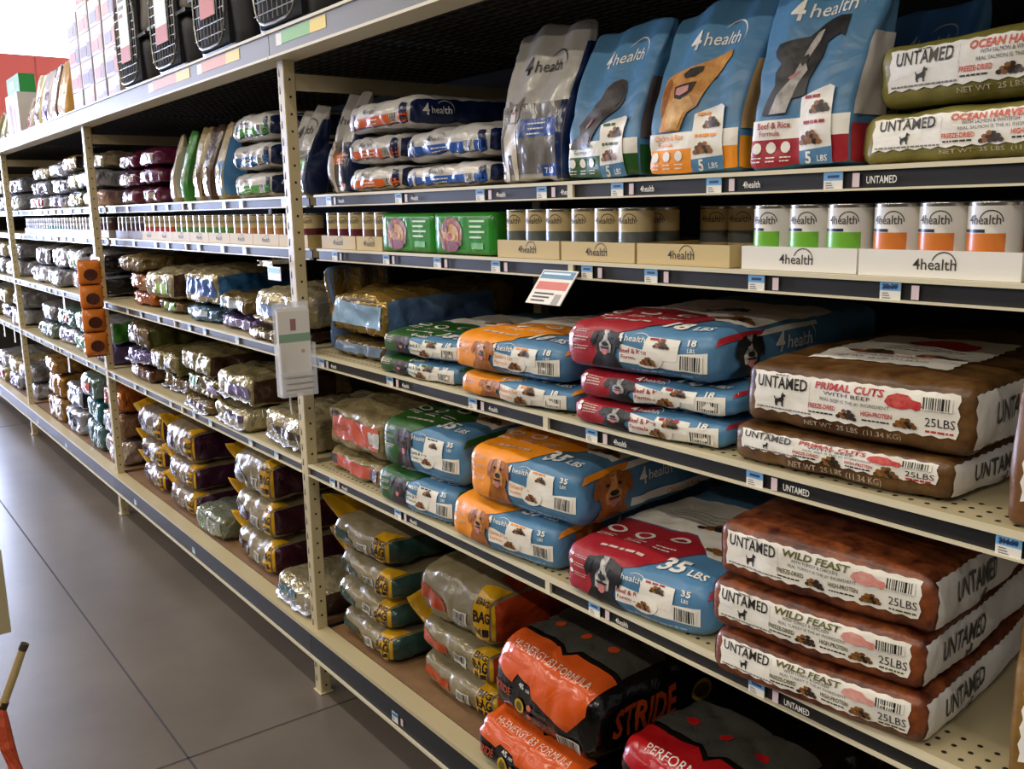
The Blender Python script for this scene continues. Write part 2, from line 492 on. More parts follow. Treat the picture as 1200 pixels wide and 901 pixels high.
def untamed(name, body, title, sub, tcol, meat, W, L, H, loc, rz, label, seed, group=None, fold=False, top=False, gus='d9d6cf', net=True, under=False, real='REAL BEEF IS THE #1 INGREDIENT'):
    b = Bag(name, W, L, H, loc, rz, label, body, group, seed=seed, r=.022, cell=.013, wr=.004, drop=.05, crown=.08, flare=.03, pinch=.01, rzf=.3, under=under, ridge=.003)
    w2 = W / 2; K = ink('2a2522'); lo, hi = H * .26, H * .93
    if H < .075: hi = H * .95; lo = H * .42
    b.poly('F', deckle(-.445 * W, .44 * W, lo, hi), WHT, 0)
    hh = hi - lo
    b.text('F', 'UNTAMED', -.305 * W, lo + hh * .72, min(.021, hh * .32), K, 2, w=.093, bold=.013)
    b.lines('F', -.305 * W - .012, lo + hh * .94, .024, 1, .01, ink('6a665f'), 2, .0025)
    b.poly('F', T(DOGSIL, -.31 * W, lo + hh * .28, hh * .26), K, 2, 'pic')
    b.pn += 1
    b.lines('F', -.43 * W, lo + hh * .1, .105, 1, .01, ink('7a756d'), 2, .0025)
    b.rect('F', -.172 * W, -.17 * W, lo + .008, hi - .008, ink('c9c4b8'), 1)
    tc = ink(tcol)
    b.text('F', title, .005 * W, lo + hh * .8, min(.0125, hh * .2), tc, 2, w=.115, bold=.025, shear=.12)
    b.text('F', sub, -.0 * W, lo + hh * .63, min(.006, hh * .1), K, 2, w=.08, bold=0)
    mm = mat(meat, .42, 0, .2, 16, 'e3b0a4' if meat != 'b5262b' else 'd8655c', 70, key='film')
    b.poly('F', T([(-.5, -.1), (-.38, -.34), (-.05, -.42), (.2, -.3), (.34, -.42), (.5, -.2), (.44, .05), (.22, .12), (.1, .34), (-.2, .4), (-.42, .2)], .235 * W, lo + hh * .68, .056, hh * .42), mm, 3, 'pic')
    b.text('F', real, .03 * W, lo + hh * .48, min(.0055, hh * .09), ink('6a665f'), 2, w=.115, bold=0)
    for tx, st in ((-.11, 'FREEZE-DRIED'), (.13, 'HIGH-PROTEIN')):
        b.text('F', st, tx * W, lo + hh * .3, min(.0075, hh * .13), tc, 2, w=.047, bold=.02); b.lines('F', tx * W - .022, lo + hh * .17, .042, 1, .006, K, 2, .0025)
        b.kibble('F', (tx + .115) * W, lo + hh * .22, .036, '3a2a1c' if tx < 0 else '6d4a22', 2)
    b.barcode('F', .36 * W, lo + hh * .7, .044, hh * .3)
    b.text('F', '25LBS', .375 * W, lo + hh * .3, min(.0135, hh * .24), K, 2, w=.042, bold=.0); b.lines('F', .375 * W - .02, lo + hh * .12, .04, 1, .006, tc, 2, .003)
    if net: b.text('F', 'NET WT  25 LBS  (11.34 KG)', .02 * W, lo * .55, min(.011, lo * .4), ink('b9ab95'), 1, w=.16, bold=0)
    if top:
        b.poly('F', deckle(-.3 * W, .3 * W, H + .085, H + .38), WHT, 0)
        b.text('F', 'NET WT. 25 LBS. (11.34 KG)', 0, H + .105, .011, K, 2, w=.15, bold=0)
        b.text('F', 'ALL LIFE STAGES', 0, H + .145, .014, tc, 2, w=.13); b.text('F', 'FOOD FOR DOGS', 0, H + .127, .008, K, 2, w=.1)
        b.kibble('F', -.13 * W, H + .185, .08, '4a2a18', 2); b.kibble('F', .18 * W, H + .175, .08, '4a2a18', 2)
        b.lines('F', -.12 * W, H + .25, .12, 3, .016, K, 2, .004)
        b.pn += 1; b.ell('F', .05 * W, H + .3, .06, .03, ink(meat), 2)
    # pale gusset with the name along it
    for sh in ('R', 'L'):
        b.poly(sh, deckle(.012, L * .9, H * .06, H * .93), ink(gus), 0)
    b.text('R', 'UNTAMED', .15, H * .56, min(.034, H * .38), K, 2, w=.16, bold=.013)
    b.pn += 1; b.poly('R', T(DOGSIL, .17, H * .2, H * .2), K, 2, 'pic')
    return b.finish()


# ------------------------------------------------------------------ the store shell
floor_m = mat('665d53', .3, 0, .04, 3, '776d61', 1.3, key='concrete', spec=.55)
mb = MB()
JX = (-2.67, 1.9, -7.2, -11.8, -16.4, -21.0); JY = (-.0, -.48, -5.0, 4.1)
o = struct(MB().box(-26, 5, -13, 7, -.12, 0, floor_m).build('floor'))
# saw-cut joints of the slab
mb = MB(); jm = mat('3b3531', .8)
mb.box(-26, 5, -.487, -.480, -.001, .0009, jm)
for x in (-2.67, -8.2, -14, 2.6): mb.box(x - .0035, x + .0035, -13, 7, -.001, .0009, jm)
mb.build('slab_joint', o)
white_w = mat('e8e4da', .8); red_w = mat('d8604c', .7, key='wall')
struct(MB().box(-26, 5, -13, 7, 7.5, 7.6, mat('6a6864', .85)).build('ceiling'))
struct(MB().box(5, 5.2, -13, 7, 0, 7.5, mat('8a857c', .85)).build('wall_right'))
struct(MB().box(-26, 5, -13.2, -13, 0, 7.5, mat('8a857c', .85)).build('wall_back'))
struct(MB().box(-26, 5, 7, 7.2, 0, 7.5, white_w).build('wall_side'))
wf = struct(MB().box(-26.2, -26, 3.2, 7, 0, 5.49, red_w).box(-26.2, -26, -13, 3.2, 3.6, 5.49, red_w).box(-26.2, -26, -13, -6.0, 0, 3.6, red_w)
            .box(-26.2, -26, -6.0, 3.2, 0, .25, red_w).box(-26.2, -26, -13, 7, 7.4, 7.5, white_w).build('wall_far'))
jmb = MB()
for y in (3.9, 5.6): jmb.box(-26.005, -25.995, y - .012, y + .012, 2.5, 5.49, mat('b8483a', .7))
jmb.build('panel_joint', wf)
sky = mat('e4eaff', .5, emit=6, key='sky')
for n, (y0, y1, z0, z1) in enumerate(((-6.0, 3.2, .25, 3.6), (-13, 7, 5.49, 7.4))):  # second, upper band is an added glowing panel for the overexposed white wall
    w = struct(MB().box(-26.12, -26.10, y0, y1, z0, z1, sky).build('window_%d' % (n + 1)))
    fr = MB(); k = 4 if n == 0 else 2
    for i in range(k + 1):
        yy = y0 + (y1 - y0) * i / k; fr.box(-26.1, -25.98, yy - .03, yy + .03, z0, z1, mat('cfcfcf', .4))
    fr.build('window_frame', w)
# ceiling fixtures
first = None
for ly, lz in LAMP_ROWS:
    for lx in (2.0, -2.0, -6.0, -10.0, -14.0, -18.0):
        if not first:
            first = thing('ceiling_light', 'long white tube light hung from the store ceiling', 'ceiling light', (lx, ly, lz), 0, 'tube lights under the ceiling')
            MB().box(-1.25, 1.25, -.12, .12, 0, .06, WHITE).build('housing', first)
            c = MB()
            for sx in (-1, 1): c.box(sx * 1.0 - .008, sx * 1.0 + .008, -.008, .008, .06, 7.5 - lz, WHITE)
            c.build('hanger', first)
        else: dup(first, (lx, ly, lz))

# ------------------------------------------------------------------ the rack
PX = [-.27, -2.785, -5.275, -7.745, -10.2]     # post centres along the aisle
SH = {2: (1.668, .074), 3: (1.502, .074), 4: (1.182, 0.0), 5: (.81, 0.0), 6: (.235, -.02)}
DEPTH = .98
rack = thing('store_rack', 'long cream steel store rack with black price rails and six levels', 'rack', (0, 0, 0))
for i, px in enumerate(PX):
    for ry in (0, DEPTH):
        p = MB(); s2 = .023
        p.box(px - s2, px + s2, ry, ry + .038, 0, 2.07, CREAM)
        if ry == 0: p.box(px - s2 - .006, px + s2 + .006, ry - .006, ry + .045, 0, .006, CREAM)
        po = p.build('upright_post', rack)
        if ry == 0:
            bv = po.modifiers.new('b', 'BEVEL'); bv.width = .004; bv.segments = 2
            h = MB()
            z = .03
            while z < 2.06:
                vs = [(px + s2 + .0006, .019 + .0042 * math.cos(t * PI / 4), z + .0042 * math.sin(t * PI / 4)) for t in range(8)]
                h.add(vs, [tuple(range(8))], HOLE)
                h.quad([(px - .012, -.0006, z + .010), (px - .004, -.0006, z + .010), (px - .006, -.0006, z + .032), (px - .010, -.0006, z + .032)], HOLE)
                z += .0508
            ho = h.build('post_holes', po); ho['kind'] = 'stuff'
    for z0, z1 in ((1.985, 2.03), (.05, .08)):
        MB().box(px - .018, px + .018, .038, DEPTH, z0, z1, CREAM).build('cross_beam', rack)
MB().box(PX[-1], PX[0], DEPTH + .04, DEPTH + .05, .02, 2.16, mat('14120f', .8)).build('back_panel', rack)
MB().box(PX[-1] - .04, PX[-1] - .03, .0, DEPTH + .05, .02, 2.14, mat('3a3632', .8)).build('end_panel', rack)
# top beam and its wire deck
greyst = mat('6a6660', .4, .2, key='steel')
for a, b2 in zip(PX[1:], PX[:-1]):
    t = MB().box(a + .002, b2 - .002, -.03, .0, 2.0745, 2.142, greyst).build('top_beam', rack)
    MB().box(a + .002, b2 - .002, -.036, .02, 2.139, 2.147, CREAM2).box(a + .002, b2 - .002, -.036, .05, 2.068, 2.0755, CREAM2).build('beam_lip', t)
    d = MB()
    for k in range(26): y = .03 + k * .037; d.box(a + .02, b2 - .02, y, y + .004, 2.136, 2.140, mat('6d675c', .4, .5))
    n = int((b2 - a) / .075)
    for k in range(1, n): x = a + k * (b2 - a) / n; d.box(x - .002, x + .002, .02, DEPTH, 2.132, 2.136, mat('6d675c', .4, .5))
    wd = d.build('wire_deck', rack); wd['kind'] = 'stuff'
    MB().box(a + .001, b2 - .001, .02, DEPTH + .04, 2.1405, 2.146, mat('1d1a16', .8)).build('deck_board', rack)  # near-black sheet added to stand in for the dark above the wires
# shelves
TAGS = {}   # (bay, level) -> x of price tags
TAGS[(0, 2)] = [(-2.66, '4'), (-2.24, '4'), (-1.857, '4'), (-1.624, '4'), (-1.386, '4'), (-1.138, '4'), (-.896, 'U')]
TAGS[(0, 3)] = [(-2.64, ''), (-2.322, ''), (-2.056, ''), (-1.801, ''), (-1.477, ''), (-1.291, ''), (-1.039, ''), (-.789, '')]
TAGS[(0, 4)] = [(-2.619, '4'), (-2.199, '4'), (-1.804, '4'), (-1.381, '4'), (-.972, 'U'), (-.554, '')]
TAGS[(0, 5)] = [(-2.59, '4'), (-2.187, '4'), (-1.375, '4'), (-.955, 'U')]
TAGS[(0, 6)] = [(-2.22, '')]
for bay in (1, 2, 3):
    for lv in (2, 3, 4, 5, 6):
        TAGS[(bay, lv)] = [(PX[bay + 1] + .16 + k * .3 + .07 * math.sin(k * 2.3 + lv + bay), '') for k in range(8)] if lv != 6 else [(PX[bay + 1] + .4, ''), (PX[bay + 1] + 1.3, '')]
tagblue = mat('6ea6d6', .4); tagpink = mat('d8c3c6', .4); RAILC = mat('6f6a64', .2, key='clear_rail')
SHELF = {}
for bay, (a, b2) in enumerate(zip(PX[1:], PX[:-1])):
    for lv, (z, y0) in SH.items():
        x0, x1 = a + .026, b2 - .026
        RC = BLACK if bay == 0 else mat(('', '232121', '3a383a', '4a474c')[bay], .55, key='rail')  # farther bays get lighter rails: daylight sheen painted into the colour
        deckm = mat('b8ab86', .5, key='deck') if lv != 6 else mat('7a5a3a', .7, 0, .1, 30, '8d6b46', 9, key='board')
        if lv == 6:
            x0, x1 = a + .001, b2 - .001
            sd = MB().box(x0 + .03, x1 - .03, .045, DEPTH, z - .02, z - .001, deckm).build('shelf_deck', rack)
            MB().box(x0, x1, y0, y0 + .06, z - .012, z + .001, CREAM).box(x0, x1, y0 + .004, y0 + .008, z - .09, z - .012, RC).box(x0, x1, y0 - .003, y0 + .006, z - .098, z - .09, CREAM2).build('price_rail', sd)
            zt, zb = z - .016, z - .086
        else:
            sd = MB().box(x0, x1, y0 + .012, DEPTH, z - .03, z, deckm).build('shelf_deck', rack)
            MB().box(x0, x1, y0, y0 + .014, z - .0065, z + .0006, CREAM2).box(x0, x1, y0 + .008, y0 + .012, z - .033, z - .0065, RC).box(x0, x1, y0 - .001, y0 + .012, z - .0365, z - .033, CREAM2).build('price_rail', sd)
            xm = (a + b2) / 2
            MB().box(xm - .008, xm + .008, y0 + .001, y0 + .0075, z - .033, z - .0065, CREAM2).build('rail_joint', sd)
            zt, zb = z - .007, z - .0325
            if bay == 0:
                ho = MB()
                for r_ in range(3):
                    x = x0 + .04
                    while x < x1 - .02:
                        ho.add([(x + .0045 * math.cos(t * PI / 3), y0 + .035 + r_ * .028 + .0045 * math.sin(t * PI / 3), z + .0005) for t in range(6)], [tuple(range(6))], HOLE); x += .0254
                hh = ho.build('deck_holes', sd); hh['kind'] = 'stuff'
        SHELF[(bay, lv)] = sd
        for x, br in TAGS.get((bay, lv), []):
            zz = zt if lv != 6 else zb + .034
            ty = y0 + (.0025 if lv != 6 else .002)
            hgt = .026 + (.004 if bay == 0 else 0)
            t = MB().box(x - .017, x + .017, ty, ty + .0012, zz - hgt, zz, WHITE)
            t.box(x - .017, x + .017, ty - .0004, ty, zz - hgt * .42, zz, tagblue)
            for k in range(3): t.box(x - .013, x - .003 + k * .002, ty - .0004, ty, zz - hgt * (.58 + .12 * k), zz - hgt * (.53 + .12 * k), mat('777777', .5))
            if bay == 0:
                t.box(x - .01, x + .011, ty - .0007, ty - .0003, zz - hgt * .3, zz - hgt * .16, mat('1c3c66', .5))
                t.box(x + .034, x + .046, ty, ty + .001, zz - .024, zz - .003, tagpink)
            t.build('price_tag', sd)
            if br:
                L_ = MB()
                st = '4health' if br == '4' else 'UNTAMED'
                vs, fs, tw, th = text2d(st, .01)
                k = (.036 if br == '4' else .05) / tw
                L_.add([(x + .083 + p * k, ty, zt - .014 + q * .011) for p, q in vs], fs, WHITE); L_.build('rail_lettering', sd)
# readable prices
for (bay, lv, x, st) in ((0, 4, -.554, '$16.99'), (0, 3, -.789, '$2.39')):
    z, y0 = SH[lv]; vs, fs, tw, th = text2d(st, .03); k = .026 / tw
    MB().add([(x + p * k, y0 + .0012, z - .0135 + q * .0075) for p, q in vs], fs, mat('122c50', .5)).build('price_figures', SHELF[(bay, lv)])
# coloured labels on the top beam
for x, w, c1, c2 in ((-2.73, .33, '6fb04a', 'e8c92c'), (-3.42, .4, 'd98a5a', 'e8c92c'), (-4.0, .5, 'd98a5a', 'e8c92c'), (-2.0, .42, '4c7fc0', '4c7fc0')):
    m = MB().box(x, x + w * .12, -.0312, -.0302, 2.098, 2.132, WHITE).box(x + w * .12, x + w * .7, -.0312, -.0302, 2.1, 2.134, mat(c1, .4)).box(x + w * .7, x + w, -.0312, -.0302, 2.1, 2.134, mat(c2, .4))
    m.build('beam_label', rack)

dup(rack, (-4.2, -2.75, 0), PI, 'cream steel store rack across the aisle from the stocked one')  # out-of-view rack, added to keep shallow light off the lower shelves
bpy.context.view_layer.update()

# ------------------------------------------------------------------ main bay, fourth level: lying bags
g_ = lambda **k: k
Z4, Z5, Z6, Z2, Z3 = 1.183, .811, .236, 1.669, 1.503
BROWN = mat('46290f', .38, 0, .3, 12, '70502a', 22, dist=.8, key='film'); RUST = mat('3c140b', .38, 0, .3, 12, '8c4a24', 30, dist=.8, key='film'); OLIVE = film('6a6428', '857c3a')
def stack(fn, specs, x, y, z, rz, **kw):
    for k, (H, dx, dy, drz, label, extra) in enumerate(specs):
        fn(H=H, loc=(x + dx, y + dy, z), rz=rz + drz, label=label, under=k < len(specs) - 1, **{**kw, **extra})
        z += H + .0015


ut = lambda H, loc, rz, label, under, **k: untamed('dog_food_bag', H=H, loc=loc, rz=rz, label=label, under=under, **k)
f4 = lambda H, loc, rz, label, under, **k: feed4('dog_food_bag', H=H, loc=loc, rz=rz, label=label, under=under, **k)
stack(ut, [(.068, 0, 0, -.02, 'flattened brown meat-print bag with white label, lower of the two under the cans', g_(seed=1)),
           (.108, .02, .008, 0, 'brown meat-print bag with PRIMAL CUTS label and white top panel, upper of two', g_(seed=2, top=True))],
      -.842, .018, Z4, .1, body=BROWN, title='PRIMAL CUTS', sub='WITH BEEF', tcol='b52f33', meat='b5262b', W=.38, L=.6)
stack(f4, [(.055, 0, 0, 0, 'flat blue and red 18 pound bag, bottom of three beneath the can shelf', g_(seed=3)),
           (.057, .008, .006, .01, 'flat blue and red 18 pound bag, middle of three beneath the can shelf', g_(seed=4)),
           (.1, -.026, .0, -.02, 'plump blue and red 18 pound bag, top of three beneath the can shelf', g_(seed=5))],
      -1.247, .004, Z4, .1, col='red', wt='18', W=.38, L=.6)
stack(f4, [(.06, 0, 0, 0, 'flat blue and orange 18 pound bag, lower of two beneath the hanging sign', g_(seed=6)),
           (.09, -.022, .002, 0, 'blue and orange 18 pound bag, upper of two beneath the hanging sign', g_(seed=7))],
      -1.655, -.006, Z4, .09, col='orange', wt='18', W=.385, L=.56)
stack(f4, [(.052, 0, 0, 0, 'flat blue and green 18 pound bag, lower of two on the fourth shelf', g_(seed=8)),
           (.064, .008, .006, 0, 'blue and green 18 pound bag, upper of two on the fourth shelf', g_(seed=9))],
      -2.087, .006, Z4, .07, col='green', wt='18', W=.365, L=.56)


def foilbag(name, W, L, H, loc, rz, label, body, seed, stripe=None, gus=None, toph=None, spots=(), fin=None, group=None, cell=.022, txt=None, wr=.009, under=False):
    b = Bag(name, W, L, H, loc, rz, label, body, group, seed=seed, r=.026, cell=cell, wr=wr, wk=9, drop=.10, crown=.14, flare=.03, pinch=.02, folds=.004, rzf=.30, under=under, ridge=.011)
    if gus: b.poly('R', [(.01, H * .06), (L * .8, H * .06), (L * .8, H * .95), (.02, H * .95)], gus, 0)
    if stripe: b.poly('F', [(-.40 * W, H * .3), (.42 * W, H * .25), (.43 * W, H * .78), (-.38 * W, H * .86)], stripe, 0)
    if toph: b.poly('F', [(-.3 * W, H + .08), (.3 * W, H + .06), (.32 * W, H + .3), (-.3 * W, H + .3)], toph, 0)
    for (x, y, w, h, m) in spots: b.pn += 1; b.rect('F', x * W - w / 2, x * W + w / 2, y * H - h / 2, y * H + h / 2, m, 1, 'pic')
    if txt: b.text('F', txt[0], txt[1] * W, txt[2] * H, txt[3], txt[4], 3)
    if fin:
        vs = []; fs = []; n = 14
        for i in range(n + 1):
            x = -.46 * W + .92 * W * i / n; wv = .004 * math.sin(i * 1.9 + seed)
            p = b.pt(Vector((x, 0, H * .25)), 0)
            vs += [Vector((p.x, p.y + .006, p.z)), Vector((p.x, p.y - .016, max(.001, p.z - .008 + wv))), Vector((p.x, p.y - .016, max(.0025, p.z - .0065 + wv))), Vector((p.x, p.y + .006, p.z + .003))]
        for i in range(n):
            for k in range(4): fs.append((4 * i + k, 4 * i + 4 + k, 4 * i + 4 + (k + 1) % 4, 4 * i + (k + 1) % 4))
        fs += [(0, 1, 2, 3), (4 * n + 3, 4 * n + 2, 4 * n + 1, 4 * n)]
        mesh('seal_fin', vs, fs, fin, b.root, smooth=True)
    return b.finish()


GOLD = foil('8f7438'); TAN = foil('7d6a42', '66573a'); SILV = foil('8f8f98'); STEELB = foil('5d7fa6'); PALE = foil('a89c7c')
SLATE = gloss('4f6a90')
foilbag('cat_food_bag', .34, .5, .065, (-2.505, .05, Z4), 0, 'flat gold foil bag with grey-blue band, lower of pair beside brochure post', TAN, 21, gloss('6b7d96'), SLATE, cell=.016, under=True)
foilbag('cat_food_bag', .34, .5, .135, (-2.5, .055, Z4 + .067), .03, 'plump gold foil bag with blue band, upper of pair beside brochure post', GOLD, 22, gloss('8fb0cf'), SLATE, None, [(.1, .95, .16, .012, ink('5a4a2a'))], cell=.016)
b = Bag('cat_food_bag', .2, .04, .27, (-2.715, .2, Z4), 1.57, 'slate blue and gold foil bag standing on edge behind the brochure post', SLATE, kind='up', seed=4, wr=.006, lean=.0)
b.rect('F', -.09, .09, .15, .26, GOLD, 0); b.rect('R', .004, .036, .02, .24, GOLD, 0); b.rect('L', .004, .036, .12, .25, GOLD, 0); b.finish()


def uprightuntamed(name, body, loc, Wd, Hh, label, seed):
    b = Bag(name, Wd, .09, Hh, loc, 0, label, body, kind='up', seed=seed, lean=.02, wr=.004)
    b.poly('F', deckle(-.42 * Wd, .42 * Wd, Hh * .16, Hh * .86), WHT, 0)
    b.text('F', 'UNTAMED', 0, Hh * .7, .028, ink('2a2522'), 2, w=Wd * .6); b.poly('F', T(DOGSIL, 0, Hh * .5, .05), ink('2a2522'), 2, 'pic')
    b.kibble('F', -.3 * Wd, Hh * .3, .04); b.kibble('F', .1 * Wd, Hh * .3, .05)
    for k in range(3): b.lines('F', -.36 * Wd, Hh * (.44 - .05 * k), .12, 1, .01, ink('a33'.replace('a33', 'a63a36')), 2, .006)
    return b.finish()


uprightuntamed('dog_food_bag', film('5e3b1e', '7a5228'), (-.446, .02, Z4), .255, .25, 'brown bag with white label standing upright beside the PRIMAL CUTS pair', 31)
uprightuntamed('dog_food_bag', film('6a4a22', '8c6a2e'), (-.43, .02, Z5), .235, .28, 'mustard brown bag with white label standing upright beside the WILD FEAST stack', 32)

# ------------------------------------------------------------------ main bay, fifth level
stack(ut, [(H_, dx, dy, 0, 'rusty red meat-print bag with WILD FEAST label, %s of three' % nm, g_(seed=q_)) for H_, dx, dy, nm, q_ in ((.082, 0, 0, 'bottom', 41), (.092, -.006, .0, 'middle', 42), (.1, .002, .006, 'top', 43))],
      -.838, -.024, Z5, .13, body=RUST, title='WILD FEAST', sub='WITH TURKEY & CHICKEN', tcol='5d5a26', meat='d98a80', W=.375, L=.62, real='REAL TURKEY IS THE #1 INGREDIENT', net=False)
stack(f4, [(.116, 0, 0, 0, 'single blue and red 35 pound bag with border collie on its end', g_(seed=51))], -1.272, -.004, Z5, .11, col='red', wt='35', W=.375, L=.62)
stack(f4, [(.118, 0, 0, 0, 'blue and orange 35 pound bag with retriever, lower of two', g_(seed=52)),
           (.14, .07, .008, 0, 'plump blue and orange 35 pound bag with retriever, upper of two', g_(seed=53))], -1.708, -.004, Z5, .1, col='orange', wt='35', W=.385, L=.6)
stack(f4, [(.108, 0, 0, 0, 'blue and green 35 pound bag, lower of two on the fifth shelf', g_(seed=54)),
           (.145, .03, .006, 0, 'plump blue and green 35 pound bag, upper of two on the fifth shelf', g_(seed=55))], -2.108, .0, Z5, .09, col='green', wt='35', W=.365, L=.58)
SALM = gloss('c0584a')
foilbag('cat_food_bag', .35, .5, .078, (-2.515, .03, Z5), 0, 'flat khaki bag with salmon red band, lower of pair by brochure post', mat('8c7d58', .3, .1, .5, 15, key='khaki'), 56, SALM, gloss('9c6a58'), None, [(.36, .5, .05, .035, ink('4a5560')), (-.36, .6, .04, .03, ink('3a3f48'))], cell=.016, under=True)
foilbag('cat_food_bag', .35, .5, .142, (-2.505, .03, Z5 + .08), .03, 'plump khaki bag with salmon band and red gusset, upper of pair', mat('8c7d58', .3, .1, .5, 15, key='khaki'), 57, gloss('c8604e'), gloss('a8483e'), None, [(.36, .5, .05, .05, ink('c9c9c9')), (-.34, .9, .05, .03, ink('22262c'))], cell=.016)

# ------------------------------------------------------------------ lowest level: big yellow-banded bags and black bags


def bigbag(name, W, L, H, loc, rz, label, seed, gcol, toph=None, flap=True, group=None, cell=.016, body='8c8062', under=False):
    b = Bag(name, W, L, H, loc, rz, label, gloss(body), group, seed=seed, r=.05, cell=cell, wr=.007, wk=8, drop=.13, crown=.14, flare=.02, pinch=.03, folds=.004, under=under, ridge=.008)
    Y, K = gloss('d9a41e'), ink('17130d'); g = gloss(gcol)
    b.poly('F', [(.29 * W, H * .03), (.465 * W, H * .03), (.47 * W, H + .1), (.30 * W, H + .05)], Y, 0)
    b.poly('R', [(0, H * .05), (.02, H * .05), (.02, H * .96), (0, H * .96)], Y, 0)
    b.poly('R', [(.022, H * .05), (L * .85, H * .05), (L * .85, H * .96), (.022, H * .96)], g, 0)
    b.text('F', 'BIG', .385 * W, H * .98, .03, K, 2, w=.055, bold=.03); b.text('F', 'BAG', .385 * W, H * .62, .036, K, 2, w=.062, bold=.03)
    for k in (-1, 1): b.rect('F', .385 * W + k * .015 - .012, .385 * W + k * .015 + .012, H * .22, H * .40, K, 2)
    b.poly('F', [(-.42 * W, H * .42), (-.05 * W, H * .3), (-.05 * W, H * .55), (-.4 * W, H * .75)], gloss(gcol), 0)
    b.barcode('F', .14 * W, H * .42, .055, .045, 1)
    if toph: b.poly('F', [(.31 * W, H + .1), (.47 * W, H + .11), (.47 * W, H + .45), (.05 * W, H + .45), (.02 * W, H + .3)], gloss(toph), 1)
    if flap:   # the glued end folded up at the left
        vs = []; fs = []; n = 7; m_ = 5
        for i in range(n):
            a = i / (n - 1)
            for j in range(m_):
                c = j / (m_ - 1)
                vs.append(Vector((-.44 * W - .075 * math.sin(a * 1.3) - .01 * math.sin(c * 5), .03 + .015 * math.cos(a * 3) + c * .15, H * .45 + .09 * a + .012 * math.sin(c * 6 + seed))))
        for i in range(n - 1):
            for j in range(m_ - 1): fs.append((i * m_ + j, i * m_ + j + 1, (i + 1) * m_ + j + 1, (i + 1) * m_ + j))
        o = mesh('end_flap', vs, fs, Y, b.root, smooth=True)
        md = o.modifiers.new('s', 'SOLIDIFY'); md.thickness = .003
    return b.finish()


bb = lambda H, loc, rz, label, under, **k: bigbag('dog_food_bag', H=H, loc=loc, rz=rz, label=label, under=under, **k)
stack(bb, [(H_, dx, 0, dr, 'tan bag with yellow band and teal gusset, %s of four by the brochure post' % nm, g_(seed=q_, flap=fl)) for H_, dx, dr, nm, q_, fl in ((.1, .0, -.03, 'lowest', 61, False), (.1, -.01, 0, 'second lowest', 62, False), (.1, .01, -.03, 'second highest', 63, True), (.105, -.01, .02, 'topmost', 64, True))],
      -2.555, .05, Z6, -.02, W=.37, L=.56, gcol='2e4a45')
stack(bb, [(H_, dx, 0, dr, 'tan bag with yellow band and orange gusset, %s of three on the lowest shelf' % nm, g_(seed=q_, flap=fl)) for H_, dx, dr, nm, q_, fl in ((.105, .0, .02, 'bottom', 66, False), (.11, -.01, 0, 'middle', 67, True), (.165, .0, .02, 'top', 68, False))],
      -2.075, .085, Z6, .0, W=.38, L=.56, gcol='b5431c', toph='b5431c')


def stride(name, W, L, H, loc, rz, label, seed, c1, red=False, under=False):
    b = Bag(name, W, L, H, loc, rz, label, gloss('0d0c0c'), seed=seed, r=.05, cell=.014, wr=.006, wk=8, drop=.2, crown=.08, flare=.02, pinch=.04, under=under, ridge=.006)
    O = gloss(c1)
    b.poly('F', [(-.46 * W, H * .8), (-.24 * W, H * .66), (-.19 * W, H * .84), (-.05 * W, H * .78), (-.02 * W, H * .62), (.3 * W, H * .42), (.44 * W, H * .78), (.46 * W, H + .1), (.1 * W, H + .1), (.04 * W, H + .075), (-.05 * W, H + .1), (-.46 * W, H + .1)], O, 0)
    b.poly('F', [(-.44 * W, H + .115), (-.06 * W, H + .115), (.04 * W, H + .09), (.11 * W, H + .115), (.45 * W, H + .115), (.45 * W, H + .26), (-.44 * W, H + .26)], gloss('45443f'), 0)
    for k in range(3): b.pn += 1; b.ell('F', (-.25 + .24 * k) * W, H + .17, .016, .013, gloss('b8461f' if not red else 'b01c20'), 2)
    if red:
        b.text('F', 'PERFORMANCE', 0, H + .04, .022, ink('e8e2d8'), 2, w=W * .6, bold=0)
    else:
        b.text('F', 'HI-ENERGY 83 FORMULA', .02 * W, H + .045, .021, ink('f0d9c4'), 2, w=W * .7, bold=-.004)
        b.text('F', '45', -.13 * W, H * .72, .017, ink('e8e2d8'), 3, bold=.02); b.text('F', 'LBS', -.09 * W + .012, H * .7, .008, ink('e8e2d8'), 3)
        b.pn += 1; b.ell('F', -.16 * W, H * .36, .02, .022, gloss('c9a31d'), 2); b.ell('F', -.16 * W, H * .36, .012, .015, gloss('6a5510'), 3)
        for k in range(2): b.pn += 1; b.ell('F', -.06 * W, H * (.42 - .14 * k), .009, .009, ink('d8694a'), 2); b.lines('F', -.03 * W, H * (.44 - .14 * k), .06, 2, .008, ink('6a6560'), 2, .003)
        b.text('F', 'STRIDE', -.35 * W, H * .48, .026, ink('c24a1f'), 2, w=.075, shear=.15, bold=.02)
        b.barcode('F', .3 * W, H * .2, .075, .045, 2)
    b.text('R', 'STRIDE', .17, H * .5, H * .36, gloss('c24a1f'), 2, w=.2, shear=.15, bold=.03)
    b.pn += 1; b.ell('R', .36, H * .45, .035, .028, gloss('c9a31d'), 2); b.ell('R', .36, H * .45, .024, .019, gloss('6a5510'), 3)
    return b.finish()


